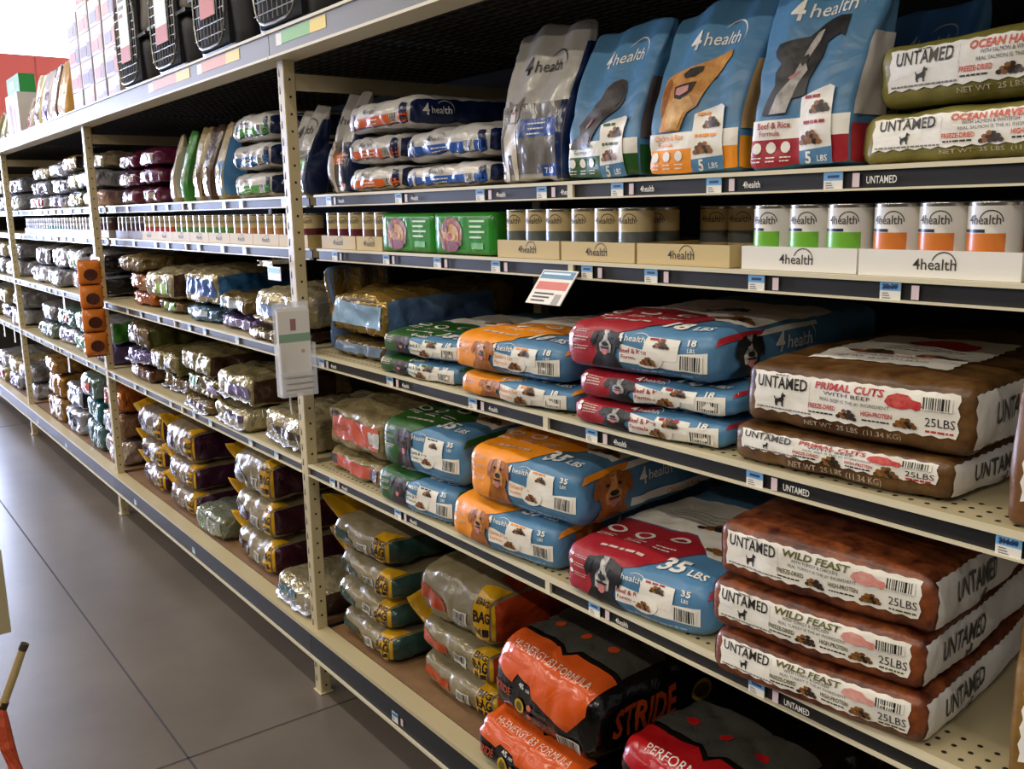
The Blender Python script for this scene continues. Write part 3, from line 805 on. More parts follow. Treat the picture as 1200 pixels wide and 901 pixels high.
stride('dog_food_bag', .39, .62, .13, (-1.64, -.012, Z6), .03, 'glossy black and orange STRIDE bag, lower of two on the lowest shelf', 71, 'dc5a1e', under=True)
stride('dog_food_bag', .40, .62, .2, (-1.62, .03, Z6 + .1315), .0, 'glossy orange and black HI-ENERGY 83 FORMULA bag, upper of two', 72, 'dc5a1e')
stride('dog_food_bag', .38, .62, .12, (-1.195, .02, Z6), .0, 'glossy black and red bag, lower of two beneath the WILD FEAST shelf', 73, 'b3161c', True, under=True)
stride('dog_food_bag', .38, .62, .14, (-1.185, .04, Z6 + .1215), .0, 'glossy black and red PERFORMANCE bag, upper of two', 74, 'b3161c', True)

# ------------------------------------------------------------------ second level, main bay: standing 5 pound bags, cat food
H5 = .315


PD = dict(
    green=(485, 345, 805, 785, [('2b2422', '4a3d3a', 2, [(335, 640), (345, 600), (380, 570), (368, 525), (398, 475), (428, 430), (455, 400), (468, 350), (488, 322), (515, 313), (538, 330), (552, 372), (552, 425), (532, 468), (500, 500), (472, 540), (450, 590), (438, 640)]),
                                ('6e625c', '3a302d', 3, [(335, 645), (348, 600), (385, 575), (420, 560), (440, 580), (430, 645)]),
                                ('14100f', '2b2422', 4, [(495, 380), (530, 340), (545, 380), (540, 430), (515, 450)]),
                                ('b08a86', '9a6a66', 5, [(408, 530), (425, 500), (440, 495), (432, 525), (412, 548)])]),
    orange=(885, 420, 765, 705, [('b9752a', 'd9a050', 2, [(735, 585), (745, 540), (722, 490), (714, 420), (718, 360), (740, 338), (790, 332), (850, 325), (892, 308), (930, 292), (985, 272), (992, 300), (965, 345), (925, 392), (908, 440), (890, 492), (860, 515), (830, 585)]),
                                 ('8a4d1b', 'a8641f', 3, [(716, 400), (730, 352), (752, 380), (750, 470), (742, 530), (724, 485)]),
                                 ('e0b878', 'c58a3e', 3, [(760, 470), (800, 455), (860, 450), (880, 490), (850, 515), (820, 580), (770, 575)]),
                                 ('241812', '120c0a', 5, [(804, 352), (830, 335), (880, 330), (880, 350), (855, 372), (818, 372)]),
                                 ('3a2014', '24140e', 4, [(772, 400), (812, 395), (870, 392), (862, 430), (822, 460), (786, 448)]),
                                 ('d9a39a', 'c98a84', 6, [(788, 408), (845, 404), (848, 428), (815, 442), (792, 434)])]),
    red=(345, 560, 715, 855, [('100e0e', '2c2828', 2, [(140, 485), (160, 420), (200, 365), (188, 310), (218, 275), (180, 248), (163, 220), (182, 190), (250, 176), (318, 166), (342, 140), (368, 118), (402, 103), (450, 96), (500, 104), (502, 194), (478, 178), (450, 188), (420, 204), (416, 262), (392, 312), (372, 352), (366, 415), (290, 425), (270, 485)]),
                              ('c4beb8', '8a8480', 3, [(350, 152), (378, 140), (372, 190), (348, 240), (332, 280), (352, 310), (322, 362), (275, 480), (180, 484), (220, 405), (288, 335), (310, 262), (330, 200)]),
                              ('c58a90', 'b5767c', 4, [(268, 336), (318, 308), (326, 320), (282, 346)]),
                              ('1c1818', '0c0a0a', 5, [(300, 262), (335, 240), (345, 262), (318, 290)])]))


def profile_dog(b, col, W, H):
    cx, w, yb, h, polys = PD[col]; b.pn += 1
    for c1, c2, ly, pts in polys: b.poly('F', [((x - cx) / w * W, (yb - y) / h * H) for x, y in pts], fur(c1, c2), ly, 'pic', cell=.01)


def bag5(col, loc, rz, label, seed, lean=.06, W=.25, H=H5, group=None):
    h = COLORS[col][0]; c = ink(h)
    b = Bag('dog_food_bag', W, .1, H, loc, rz, label, BLUE, group, kind='up', seed=seed, lean=lean, wr=.006, wk=8, cell=.012, ridge=.005)
    w2 = W / 2
    b.rect('F', -w2 + .004, w2 - .004, .004, H * .15, c, 0); b.rect('F', -w2 + .004, w2 - .004, H * .15, H * .245, WHT, 0)
    b.rect('R', .004, .09, .006, H * .2, c, 0); b.rect('R', .004, .09, H * .24, H * .62, ink(COLORS[col][3]), 0)
    profile_dog(b, col, W, H)
    x0, x1 = .02 * W, .33 * W
    b.poly('F', [(x0, .02 * H), (x1, .02 * H), (x1, .37 * H), (x1 - .01, .385 * H), (x0 + .02, .36 * H), (x0, .34 * H)], WHT, 4)
    b.poly('F', [(x0, .016 * H), (x1, .016 * H), (x1, .1 * H), (x0, .085 * H)], BLUE, 5)
    b.text('F', '5', (x0 + x1) / 2 - .012, .052 * H, .018, WHT, 6, bold=.03); b.text('F', 'LBS', (x0 + x1) / 2 + .014, .047 * H, .009, WHT, 6)
    b.kibble('F', (x0 + x1) / 2 + .008, .29 * H, .042, '3f2e22', 6); b.kibble('F', (x0 + x1) / 2 - .008, .15 * H, .046, '8a5a2a', 6)
    b.lines('F', x0 + .008, .345 * H, .03, 1, .01, c, 6, .005); b.lines('F', x0 + .008, .225 * H, .05, 1, .01, c, 6, .005)
    b.text('F', {'green': 'Lamb & Rice', 'orange': 'Chicken & Rice', 'red': 'Beef & Rice'}[col], -.24 * W, .218 * H, .010, c, 3, w=.2 * W * 1.6)
    b.text('F', 'Formula', -.28 * W, .18 * H, .008, c, 3, w=.04)
    for k in range(3): b.ell('F', (-.4 + .14 * k) * W, .11 * H, .0095, .0095, WHT, 2, 'pan', n=10); b.lines('F', (-.4 + .14 * k) * W - .01, .065 * H, .02, 2, .006, WHT, 2, .002)
    b.logo('F', .04 * W, .78 * H, .12, WHT, 2)
    return b.finish()


bag5('green', (-1.446, .085, Z2), 0, 'blue and green 5 pound bag with dark dog standing beside silver cat bag', 81, W=.222)
bag5('orange', (-1.204, .085, Z2), 0, 'blue and orange 5 pound bag with golden dog standing between two blue bags', 82, W=.222)
bag5('red', (-.976, .085, Z2), .0, 'blue and red 5 pound bag with black and white dog beside olive bags', 83, H=.335, W=.2)
bag5('green', (-1.42, .27, Z2), .0, 'blue and green 5 pound bag standing behind its front row twin', 84, .05, W=.225)
bag5('orange', (-1.165, .27, Z2), .0, 'blue and orange 5 pound bag standing behind its front row twin', 85, .05, W=.225)
for k, (x, y) in enumerate(((-1.04, .5), (-.77, .52), (-.5, .54))):
    bag5('red', (x, y, Z2), -.25, 'blue and red 5 pound bag standing behind the olive bags', 86 + k, .03, group='bags standing behind the olive pair')
stack(ut, [(.08, -.012, 0, 0, 'olive green meat-print bag with white label, lower of two beside standing bags', g_(seed=91)), (.098, .004, .01, 0, 'olive green meat-print bag with white label, upper of two beside standing bags', g_(seed=92, top=True))],
      -.652, .09, Z2, 0, body=OLIVE, title='OCEAN HARVEST', sub='WITH SALMON & WHITEFISH', tcol='d1502f', meat='d9896a', W=.41, L=.36, real='REAL SALMON IS THE #1 INGREDIENT')


def catup(loc, rz, label, seed, c, W=.225, H=.35):
    b = Bag('cat_food_bag', W, .09, H, loc, rz, label, mat('aca79f', .25, .1, .3, 12, key='silverfilm'), kind='up', seed=seed, lean=.05, wr=.007, cell=.013, ridge=.006)
    cc = gloss(c); w2 = W / 2; navy = gloss('1b2a52')
    b.rect('F', -w2 + .006, w2 - .012, .022, H * .5, gloss('57534f', '7a756e'), 0)
    b.rect('F', w2 - .02, w2 - .002, .004, H * .5, navy, 1); b.rect('R', .002, .085, .004, H * .85, navy, 0)
    b.rect('F', -.12 * W, w2 - .02, H * .29, H * .4, cc, 1); b.lines('F', -.02 * W, H * .375, .06, 3, .011, WHT, 2, .003)
    b.rect('F', .2 * W, .42 * W, H * .04, H * .11, cc, 1); b.text('F', '7 LB', .31 * W, H * .075, .012, WHT, 3)
    # standing cat: head with ears, chest, legs
    x = -.3 * W
    b.poly('F', T([(-.3, -1.0), (-.12, -1.0), (-.1, -.4), (.1, -.4), (.14, -1.0), (.32, -1.0), (.36, .0), (.2, .3), (-.2, .3), (-.34, .0)], x, H * .3, .075, .1), ink('cbbfae'), 2, 'pic')
    b.poly('F', T([(-.5, -.3), (-.28, -.5), (.28, -.5), (.5, -.3), (.5, .1), (.62, .62), (.25, .34), (-.25, .34), (-.62, .62), (-.5, .1)], x + .008, H * .46, .05), ink('6a5a4c'), 3, 'pic')
    b.poly('F', T([(-.18, -.48), (.18, -.48), (.22, -.12), (.05, .3), (-.05, .3), (-.22, -.12)], x + .008, H * .46, .05), ink('d8cfc2'), 4, 'pic')
    b.ell('F', x + .008, H * .452, .005, .004, ink('b5736e'), 6, n=7)
    for sx in (-1, 1): b.ell('F', x + .008 + sx * .011, H * .47, .0045, .004, ink('26201a'), 6, n=7)
    b.logo('F', .05 * W, .74 * H, .13, ink('1b1b22'), 2)
    return b.finish()


catup((-1.69, .09, Z2), .0, 'tall silver cat food bag with blue band standing beside lying cat bags', 101, '1d4a9a')
catup((-2.692, .12, Z2), -.05, 'silver cat food bag with orange band standing behind brochure post', 102, 'd8641e', W=.12, H=.31)
catup((-2.96, .1, Z2), -.1, 'silver bag with green band standing just past the brochure post', 103, '4a9a3a', W=.2, H=.29)


def catlie(loc, label, seed, c, W, H, rz=0, navy='16224a', under=False):
    b = Bag('cat_food_bag', W, .55, H, loc, rz, label, mat('cfcbc4', .22, .05, .3, 12, key='whitefilm'), seed=seed, r=.04, cell=.014, wr=.006, wk=10, drop=.1, crown=.1, flare=.02, folds=.004, under=under, ridge=.006)
    cc = gloss(c); N = gloss(navy)
    b.rect('F', -.47 * W, .47 * W, H * .12, H * .5, cc, 0); b.rect('F', -.47 * W, .47 * W, .002, H * .12, N, 0)
    b.rect('F', -.48 * W, -.44 * W, .004, H, N, 1)
    b.poly('R', [(.0, H * .05), (.5, H * .05), (.5, H * .95), (.01, H * .95)], N, 0); b.logo('R', .1, H * .55, .1, WHT, 2)
    b.rect('F', .38 * W, .46 * W, .004, H * .9, N, 0)
    x = -.36 * W
    b.poly('F', T([(-.3, -1.0), (.3, -1.0), (.3, .1), (.4, .75), (.15, .55), (-.15, .55), (-.4, .75), (-.3, .1)], x, H * .46, .035, H * .42), ink('4a3a30'), 2, 'pic')
    b.poly('F', T([(-.14, -.9), (.14, -.9), (.12, .3), (-.12, .3)], x, H * .46, .035, H * .42), ink('cfc4b5'), 3, 'pic')
    b.barcode('F', .3 * W, H * .36, .04, H * .4, 1)
    b.logo('F', -.06 * W, H * .72, .08, ink('2a2a30'), 2); b.lines('F', -.1 * W, H * .4, .07, 2, .012, WHT, 2, .004)
    return b.finish()


catlie((-2.445, .1, Z2), 'white cat bag with orange band, lying at the bottom of the orange pile', 111, 'd8641e', .33, .078, under=True)
catlie((-2.445, .1, Z2 + .0795), 'white cat bag with orange band, lying in the middle of the orange pile', 112, 'd8641e', .33, .085, under=True)
catlie((-2.415, .1, Z2 + .166), 'white cat bag with orange band and navy end, on top of the orange pile', 113, 'd8641e', .38, .09)
catlie((-2.06, .095, Z2), 'white cat bag with blue band, lying lower of the blue pair', 114, '1d57b0', .41, .07, under=True)
catlie((-2.06, .095, Z2 + .0715), 'white cat bag with blue band, lying upper of the blue pair', 115, '1d57b0', .415, .085)

# ------------------------------------------------------------------ third level: cans in trays, green boxes
CANC = {}


def cyl(mb, r, z0, z1, m, n=24, a0=0, a1=2 * PI, cap=False):
    full = abs(a1 - a0 - 2 * PI) < 1e-6; k = n if full else max(3, int(n * (a1 - a0) / (2 * PI)) + 1)
    vs = []; fs = []
    for i in range(k + (0 if full else 1)):
        t = a0 + (a1 - a0) * i / k; vs += [(r * math.cos(t), r * math.sin(t), z0), (r * math.cos(t), r * math.sin(t), z1)]
    K = k + (0 if full else 1)
    for i in range(k): j = (i + 1) % K; fs.append((2 * i, 2 * j, 2 * j + 1, 2 * i + 1))
    if cap: fs.append(tuple(2 * i + 1 for i in range(K))); fs.append(tuple(2 * i for i in range(K - 1, -1, -1)))
    mb.add(vs, fs, m)


STEEL = mat('b8b6b0', .25, .9)


def make_can(kind, label, group, paper, band, logo='3a3226', patch=False):
    o = thing('food_can', label, 'can', (0, 0, -9), 0, group)
    R_ = .0365
    m = MB()
    prof = [(0, .002), (.033, .002), (.0352, 0), (.0365, .002), (.0358, .006), (.0358, .101), (.0365, .104), (.0365, .1065), (.0345, .1065), (.0335, .103), (0, .103)]
    n = 24; vs = [(r * math.cos(2 * PI * i / n), r * math.sin(2 * PI * i / n), z) for r, z in prof for i in range(n)]
    fs = [(j * n + i, j * n + (i + 1) % n, (j + 1) * n + (i + 1) % n, (j + 1) * n + i) for j in range(len(prof) - 1) for i in range(n)]
    m.add(vs, fs, STEEL); m.build('can_shell', o, True)
    l = MB(); cyl(l, .0362, .006, .1, mat(paper, .33)); l.build('paper_label', o, True)
    l = MB(); a = -PI / 2
    if patch: cyl(l, .0365, .034, .062, mat(band, .33), a0=a - .95, a1=a + .95); cyl(l, .0366, .063, .0675, mat('1f2a44', .35), a0=a - .95, a1=a + .2)
    else: cyl(l, .0365, .034, .058, mat(band, .33))
    l.build('colour_band', o, True)
    l = MB()
    vs, fs, tw, th = text2d('4health', .006); k = .046 / tw
    l.add([(.0367 * math.cos(a + .12 + p * k / .0367), .0367 * math.sin(a + .12 + p * k / .0367), .081 + q * .013) for p, q in vs], fs, mat(logo, .5))
    pts = []
    for rr in (.0165, .0150):
        s_ = [(rr * math.cos(math.radians(160 - i * 16)) + .010, rr * math.sin(math.radians(160 - i * 16)) + .078) for i in range(11)]
        pts.append(s_)
    arc = [(.0368 * math.cos(a + .12 + x / .0367), .0368 * math.sin(a + .12 + x / .0367), z) for s_ in pts for x, z in s_]
    l.add(arc, [(i, i + 1, 12 + i, 11 + i) for i in range(10)], mat(logo, .5))
    l.build('lettering', o)
    return o


KINDS = dict(
    tan_grey=('tan paper can with grey band standing in tan tray beside green boxes', 'tan cans with grey bands', 'cdb98a', '5d6360'),
    tan_brown=('tan paper can with brown band standing near the brochure post', 'tan cans with brown bands', 'cdb98a', '7a5638'),
    maroon=('tan paper can with maroon band standing near the brochure post', 'tan cans with maroon bands', 'cdb98a', '5e1526'),
    copper=('tan paper can with copper orange band in the long can row', 'tan cans with copper bands', 'cdb98a', 'b57c4a'),
    green=('tan paper can with green band in the long can row', 'tan cans with green bands', 'cdb98a', '5c8a48'),
    red=('tan paper can with red band in the long can row', 'tan cans with red bands', 'cdb98a', 'b03a34'),
    dark=('dark brown can in grey tray at far end of can row', 'dark cans in the can row', '3a2426', '4a1d22'),
    pale=('white can with grey band beyond the orange treat strip', 'white cans in the far bay', 'dcd6d2', '8a8f9a'),
    teal=('white can with teal band beyond the orange treat strip', 'teal cans in the far bay', 'd5d8d8', '3a6a62'),
    navy=('dark navy blue can standing between the white trays', 'navy can', '1c2a4a', '26365a'),
    white_green=('white can with bright green patch in white tray', 'white cans with green patches', 'ebe7e0', '74b83a'),
    white_orange=('white can with orange patch in white tray', 'white cans with orange patches', 'ebe7e0', 'd87c34'))


def can(kind, x, y, rz=0, z=None):
    z = z if z is not None else Z3 + .003
    if kind not in CANC:
        lb, g, p, c = KINDS[kind]
        CANC[kind] = make_can(kind, lb, g, p, c, 'd8d2c4' if kind in ('dark', 'navy') else '3a3226', kind.startswith('white'))
        CANC[kind].location = (x, y, z); CANC[kind].rotation_euler = (0, 0, rz); return
    dup(CANC[kind], (x, y, z), rz)


def tray(x0, x1, y0, label, m, logo=True, h=.04, D=.32, two=False, group=None, lg='3a3226'):
    t = thing('can_tray', label, 'tray', ((x0 + x1) / 2, y0, Z3), 0, group)
    w = (x1 - x0) / 2
    b = MB().box(-w, w, 0, D, 0, .002, m).box(-w, w, 0, .0025, .002, h, m).box(-w, w, D - .0025, D, .002, h, m).box(-w, -w + .0025, .0025, D - .0025, .002, h, m).box(w - .0025, w, .0025, D - .0025, .002, h, m)
    b.build('carton', t)
    if logo:
        l = MB()
        vs, fs, tw, th = text2d('4health', .008); k = .066 / tw
        l.add([(p * k, -.0006, h * .5 + q * .016) for p, q in vs], fs, mat(lg, .6))
        A = [(r * math.cos(math.radians(160 - i * 16)) + .014, r * math.sin(math.radians(160 - i * 16)) + h * .48) for r in (.0195, .0178) for i in range(11)]
        l.add([(a, -.0006, b_) for a, b_ in A], [(i, i + 1, 12 + i, 11 + i) for i in range(10)], mat(lg, .6))
        l.build('lettering', t)
    return t


TANB = mat('c9b27c', .6, key='tray'); WHB = mat('e6e2d8', .5, key='tray')
random.seed(3)
# tan trays with grey-banded cans
for i, (x0, x1) in enumerate(((-1.812, -1.585), (-1.578, -1.352), (-1.345, -1.112))):
    tray(x0, x1, .092, 'tan cardboard can tray with logo, %s of three beside the green boxes' % ('first', 'second', 'third')[i], TANB)
    for r_ in range(2 if i < 2 else 1):
        for k in range(3): can('tan_grey', x0 + .04 + k * .0735, .1345 + .0745 * r_ + (.149 if i == 2 else 0), random.uniform(-.25, .1) + .15)
# white trays
tray(-1.083, -.857, .09, 'white can tray holding green patched cans', WHB, D=.3)
for k in range(3): can('white_green', -1.083 + .04 + k * .0735, .1295, -.12 + .1 * k)
for k in range(2): can('white_green', -1.0438 + k * .0732, .207, 2.2)
can('navy', -.8974, .207, 0)
tray(-.852, -.605, .088, 'white can tray with large logo holding orange patched cans', WHB, D=.3)
for k in range(3): can('white_orange', -.852 + .04 + k * .0735, .1295, -.1)
for k in range(3): can('white_orange', -.852 + .05 + k * .0735, .2045, .3)
tray(-.598, -.36, .088, 'white can tray with orange patched cans at the end of the row', WHB, D=.3)
for k in range(3): can('white_orange', -.598 + .04 + k * .0735, .1295, -.1)
# green boxes
def greenbox(x0, x1, label):
    t = thing('treat_box', label, 'box', ((x0 + x1) / 2, .09, Z3 + .001)); w = (x1 - x0) / 2 - .002
    vs, fs = boxgrid(-w, w, 0, .2, 0, .104, .02, .02, .015)
    lo, hi = Vector((-w, 0, 0)), Vector((w, .2, .104))
    mesh('carton', [roundq(v, lo, hi, .006, (1, 1, 1))[0] for v in vs], fs, gloss('2f8a2c'), t, smooth=True)
    p = MB()
    def disc(cx, cz, rx, rz_, m, e): p.add([(cx + rx * math.cos(i * PI / 8), -.0012 - e, cz + rz_ * math.sin(i * PI / 8)) for i in range(16)], [tuple(range(16))], m)
    disc(-w * .4, .05, w * .4, .042, ink('9a4a24'), 0); disc(-w * .4, .048, w * .28, .028, ink('c99a5a'), .0006)
    random.seed(8)
    for k in range(7): disc(-w * .4 + random.uniform(-.3, .3) * w, .045 + random.uniform(-.028, .028), .012, .008, ink(('7a3a1c', 'd8a860', 'a83a24')[k % 3]), .0012 + .0002 * k)
    disc(-w * .4, .02, w * .3, .014, ink('7a2018'), .003)
    p.build('picture', t)
    l = MB()
    for k in range(4): l.box(w * .25, w * (.75 - .1 * (k % 2)), -.0018, -.0012, .08 - k * .013, .085 - k * .013, ink('bfe0a8'))
    l.box(w * .3, w * .7, -.0018, -.0012, .015, .03, ink('5fae48')); l.build('lettering', t)


greenbox(-2.362, -2.09, 'green box with bowl of food picture, next to the brown banded cans')
greenbox(-2.086, -1.826, 'green box with bowl of food picture, next to the tan trays')
# cans near the post and in the bay beyond it
for k in range(3): can('maroon', -2.716 + k * .0735, .134, .1)
tray(-2.756, -2.53, .092, 'tan can tray under maroon cans beside brochure post', TANB)
tray(-2.522, -2.368, .092, 'narrow tan can tray under brown banded cans', TANB)
for k in range(2): can('tan_brown', -2.482 + k * .0735, .134, .1)
def canrow(x, seq, trays):
    for kind, n, tm, txt, grp in seq:
        for j in range(n):
            tray(x - .229, x, .092, txt, tm, kind in ('maroon', 'copper', 'green', 'red'), group=grp)
            for k in range(3): can(kind, x - .041 - k * .0735, .134, .2 + .05 * math.sin(k * 3 + j))
            x -= .232


GRYT = mat('6a5a50', .6); PALT = mat('bdb6ae', .6)
canrow(-2.86, [(k, n, GRYT if k == 'dark' else TANB, '%s can tray under the row of %s cans' % ('grey brown' if k == 'dark' else 'tan', w), 'trays under %s cans' % w)
               for k, n, w in (('maroon', 1, 'maroon banded'), ('copper', 2, 'copper banded'), ('green', 3, 'green banded'), ('red', 2, 'red banded'), ('dark', 2, 'dark'))], 1)
canrow(-5.32, [(k, n, PALT, 'pale can tray in the bay beyond the orange treat strip', 'trays in the far can row') for k, n in (('dark', 2), ('pale', 3), ('teal', 2), ('pale', 3))], 1)
# ------------------------------------------------------------------ further bays: piles of bags
PURP = gloss('5e1a38'); GREENB = gloss('3f8a34'); TEALB = gloss('1f5a5e'); BRN = gloss('3a2418'); NAVY = gloss('1b2a52'); BL = gloss('3a6ea8')
PINK = foil('b8746a'); ORNG = foil('b0622c'); OLV = gloss('4a4a22'); KH = foil('6e6238', '85764a'); WHF = foil('adaeb8'); BLK = gloss('15141a'); GRN = foil('3a6a3e'); PUR2 = foil('6a5a86'); REDF = gloss('98222c')
PLACE = {1: 'beyond brochure post', 2: 'beyond orange treat strip', 3: "at rack's far end"}
LVN = {2: 'second shelf', 4: 'fourth shelf', 5: 'fifth shelf', 6: 'lowest shelf'}
ORD = ['first', 'second', 'third', 'fourth', 'fifth', 'sixth', 'seventh', 'eighth']
POS = {1: ['sole bag'], 2: ['lower', 'upper'], 3: ['bottom', 'middle', 'top'], 4: ['bottom', 'second', 'third', 'top']}
ZL = {2: Z2, 4: Z4, 5: Z5, 6: Z6}
sd = 200


def pile(bay, lv, idx, cx, bags, W=.4, y=.05):
    global sd
    z = ZL[lv]; av = {2: .30, 4: .245, 5: .29, 6: .49}[lv]; sc_ = min(1, av / sum(q[2] for q in bags))
    for k, bg_ in enumerate(bags):
        desc, body, H, kw = bg_; H *= sc_; sd += 1; random.seed(sd)
        lab = '%s, %s in %s pile %s, %s' % (desc, POS[len(bags)][k], ORD[idx], PLACE[bay], LVN[lv])
        foilbag('pet_food_bag', W * random.uniform(.88, .95), .44, H, (cx + random.uniform(-.02, .02), y + random.uniform(-.04, .015), z), random.uniform(-.06, .06), lab, body, sd, under=k < len(bags) - 1, cell=.0135 if bay == 1 else .02, wr=.012, **kw)
        z += H + .0015


g = lambda **k: k
# bay behind the brochure post
pile(1, 4, 0, -3.04, [('gold foil bag', TAN, .05, g(gus=BRN)), ('pale gold bag with blue patch', PALE, .13, g(stripe=None, spots=[(.0, .5, .2, .04, gloss('7f95c4'))], fin=PALE))], .4, .03)
pile(1, 4, 1, -3.47, [('silver bag with lilac band', PUR2, .06, g(stripe=foil('9a94b4'))), ('gold foil bag with silver band', TAN, .075, g(stripe=foil('c0ccd8')))], .4, .05)
pile(1, 4, 2, -3.86, [('dark blue foil bag', foil('53728a'), .07, g(spots=[(0, .6, .2, .03, foil('c8d0d6'))])), ('gold bag with blue band and gusset', PALE, .14, g(stripe=gloss('3e62a8'), gus=gloss('24557f')))], .42, .05)
pile(1, 4, 3, -4.32, [('tan bag with green patch', TAN, .065, g(spots=[(.1, .6, .16, .04, gloss('7fae5c'))])), ('tan bag with pale green patch', PALE, .13, g(spots=[(.2, .4, .12, .05, gloss('9cc46a'))], gus=BRN))], .4, .05)
pile(1, 4, 4, -4.74, [('copper brown foil bag', ORNG, .08, g()), ('copper and gold foil bag', foil('a5623c', 'b89a66'), .1, g()), ('gold crumpled foil bag', TAN, .08, g())], .4, .05)
pile(1, 5, 0, -3.05, [('champagne foil bag with folded end', PALE, .13, g(fin=WHF, spots=[(.1, .5, .24, .03, gloss('41362c'))]))], .4, .02)
pile(1, 5, 1, -3.46, [('champagne bag with purple print', foil('a59a78'), .09, g(fin=WHF, spots=[(.1, .6, .2, .03, gloss('4a3a58'))])), ('champagne bag with brown gusset', foil('a0946e'), .125, g(fin=WHF, gus=BRN, spots=[(.1, .5, .24, .045, gloss('6a5a86'))]))], .4, .04)
pile(1, 5, 2, -3.9, [('flat tan bag with purple print', TAN, .05, g(fin=WHF, spots=[(.1, .6, .2, .02, gloss('4a3a58'))])), ('khaki bag with green patch', KH, .1, g(gus=BRN, spots=[(-.25, .7, .12, .04, gloss('3f8a52')), (.3, .5, .1, .04, foil('b4a8c8'))])), ('glossy khaki bag', foil('8a8058'), .1, g(gus=BRN))], .42, .04)
pile(1, 5, 3, -4.36, [('tan bag with white seal', TAN, .09, g(fin=WHF)), ('olive gold bag', KH, .11, g(gus=OLV))], .42, .06)
pile(1, 5, 4, -4.8, [('brown crumpled bag', foil('6a4a36'), .08, g()), ('lilac silver bag', PUR2, .08, g(fin=WHF)), ('gold tan bag', TAN, .13, g(gus=OLV))], .42, .06)
for cx_, hs, yy, gc, bd, nm2, q0 in ((-3.47, (.145, .15, .165), .05, '3a1626', '8c8062', 'khaki bag with yellow band and maroon gusset, %s of three beyond brochure post', 121), (-4.37, (.125, .13, .165), .05, '3a1230', '86745c', 'plum khaki bag with yellow band, %s of three beside grey green bag', 125), (-4.86, (.125, .13, .16), .06, '3a1230', '7a6a5a', 'dull khaki bag with yellow band, %s of three beside orange treat strip', 128)):
    stack(bb, [(H_, .01 * k, 0, .02 * k, nm2 % POS[3][k], g_(seed=q0 + k)) for k, H_ in enumerate(hs)], cx_, yy, Z6, -.03, W=.39, L=.5, gcol=gc, cell=.017, body=bd)
foilbag('dog_food_bag', .34, .5, .095, (-3.0, .01, Z6), -.05, 'pale tan foil bag with teal print lying by the brochure post foot', PALE, 131, None, BRN, None, [(-.1, .6, .16, .03, gloss('2e5a5a')), (-.4, .5, .03, .03, gloss('b5402a'))], fin=WHF, cell=.018)
foilbag('dog_food_bag', .3, .5, .12, (-3.93, .03, Z6), .1, 'grey green foil bag with green edge lying between two yellow-banded stacks', foil('8a9080'), 132, foil('a6aa9c'), None, None, [(-.2, .5, .02, .08, gloss('3fa04a'))], cell=.02)
# second shelf of that bay
for k in range(6):
    H_ = .085
    foilbag('cat_food_bag', .32, .45, H_, (-5.0 + .37 * (k // 3), .11, Z2 + .0865 * (k % 3)), random.uniform(-.05, .05), 'glossy maroon purple bag, %s in %s maroon pile' % (POS[3][k % 3], ('first', 'second')[k // 3]), PURP, 140 + k, None, None, None, [(.2, .5, .08, .03, foil('c8bca8'))] if k % 2 else (), cell=.026, under=k % 3 < 2)
UPR = [(-4.23, 'tan bag with white edge', 'a89878', 'd8d0c0'), (-4.09, 'leaf green bag', '3f8a34', '357a2c'), (-3.93, 'beige bag', 'a8946a', '6a4a30'), (-3.80, 'dark brown bag', '4a3426', '5e4430'), (-3.66, 'tan and sky blue bag', 'a8946a', '4f8ac0')]
for k, (x, d_, c1, c2) in enumerate(UPR):
    b = Bag('cat_food_bag', .106, .11, .3, (x, .1, Z2), -.12, d_ + ' standing upright between maroon pile and green-printed stack', gloss(c1), kind='up', seed=150 + k, lean=.02, wr=.008, cell=.02)
    b.rect('F', -.05, .05, .02, .15, gloss(c2), 0); b.rect('R', .01, .1, .02, .24, gloss(c2), 0); b.ell('F', 0, .1, .03, .04, foil('b8a888'), 2); b.finish()
for k in range(3):
    b = catlie((-3.36 + .01 * k, .1, Z2 + .1015 * k), 'white bag with green panels and navy end, %s of three on second shelf' % POS[3][k], 160 + k, ('4fa03a', '2f6aa8', '58a844')[k], .36, .1, 0, under=k < 2)
# bay beyond the orange strip, and the last bay
pile(2, 2, 0, -5.62, [('pink and white foil bag', foil('cdb0a8'), .1, g()), ('white crumpled bag', WHF, .1, g()), ('cream bag with print', foil('c8b89a', '8a7a5a'), .09, g())], .42, .1)
pile(2, 2, 1, -6.08, [('dark olive bag', OLV, .11, g(stripe=foil('a89a5e'))), ('olive bag with cream print', OLV, .11, g(stripe=foil('d8c890'))), ('tan bag with dark end', foil('b8a070'), .1, g(gus=BLK))], .42, .1)
pile(2, 2, 2, -6.55, [('white and purple foil bag', WHF, .09, g(stripe=gloss('6a5a8a'))), ('white foil bag with grey print', WHF, .1, g(stripe=gloss('55505e'))), ('white bag', WHF, .1, g())], .42, .1)
pile(2, 2, 3, -7.05, [('white and red foil bag', WHF, .09, g(stripe=REDF)), ('silver foil bag', SILV, .1, g()), ('pale cream bag', PALE, .09, g())], .44, .1)
pile(2, 4, 0, -5.55, [('silver foil bag with black gusset', WHF, .12, g(gus=BLK)), ('silver bag with blue print', SILV, .13, g(stripe=gloss('7d8fc0'), gus=BLK))], .42, .05)
pile(2, 4, 1, -6.05, [('silver bag with pink tint', foil('cfc0c8'), .12, g()), ('silver and green bag', WHF, .14, g(stripe=gloss('a9c49a'), gus=BLK))], .44, .05)
pile(2, 4, 2, -6.55, [('silver crumpled bag', SILV, .12, g()), ('silver bag with red corner', WHF, .13, g(spots=[(.3, .6, .06, .06, REDF)]))], .44, .05)
pile(2, 4, 3, -7.05, [('pale silver bag', WHF, .12, g()), ('silver bag with dark gusset', SILV, .13, g(gus=BLK))], .44, .05)
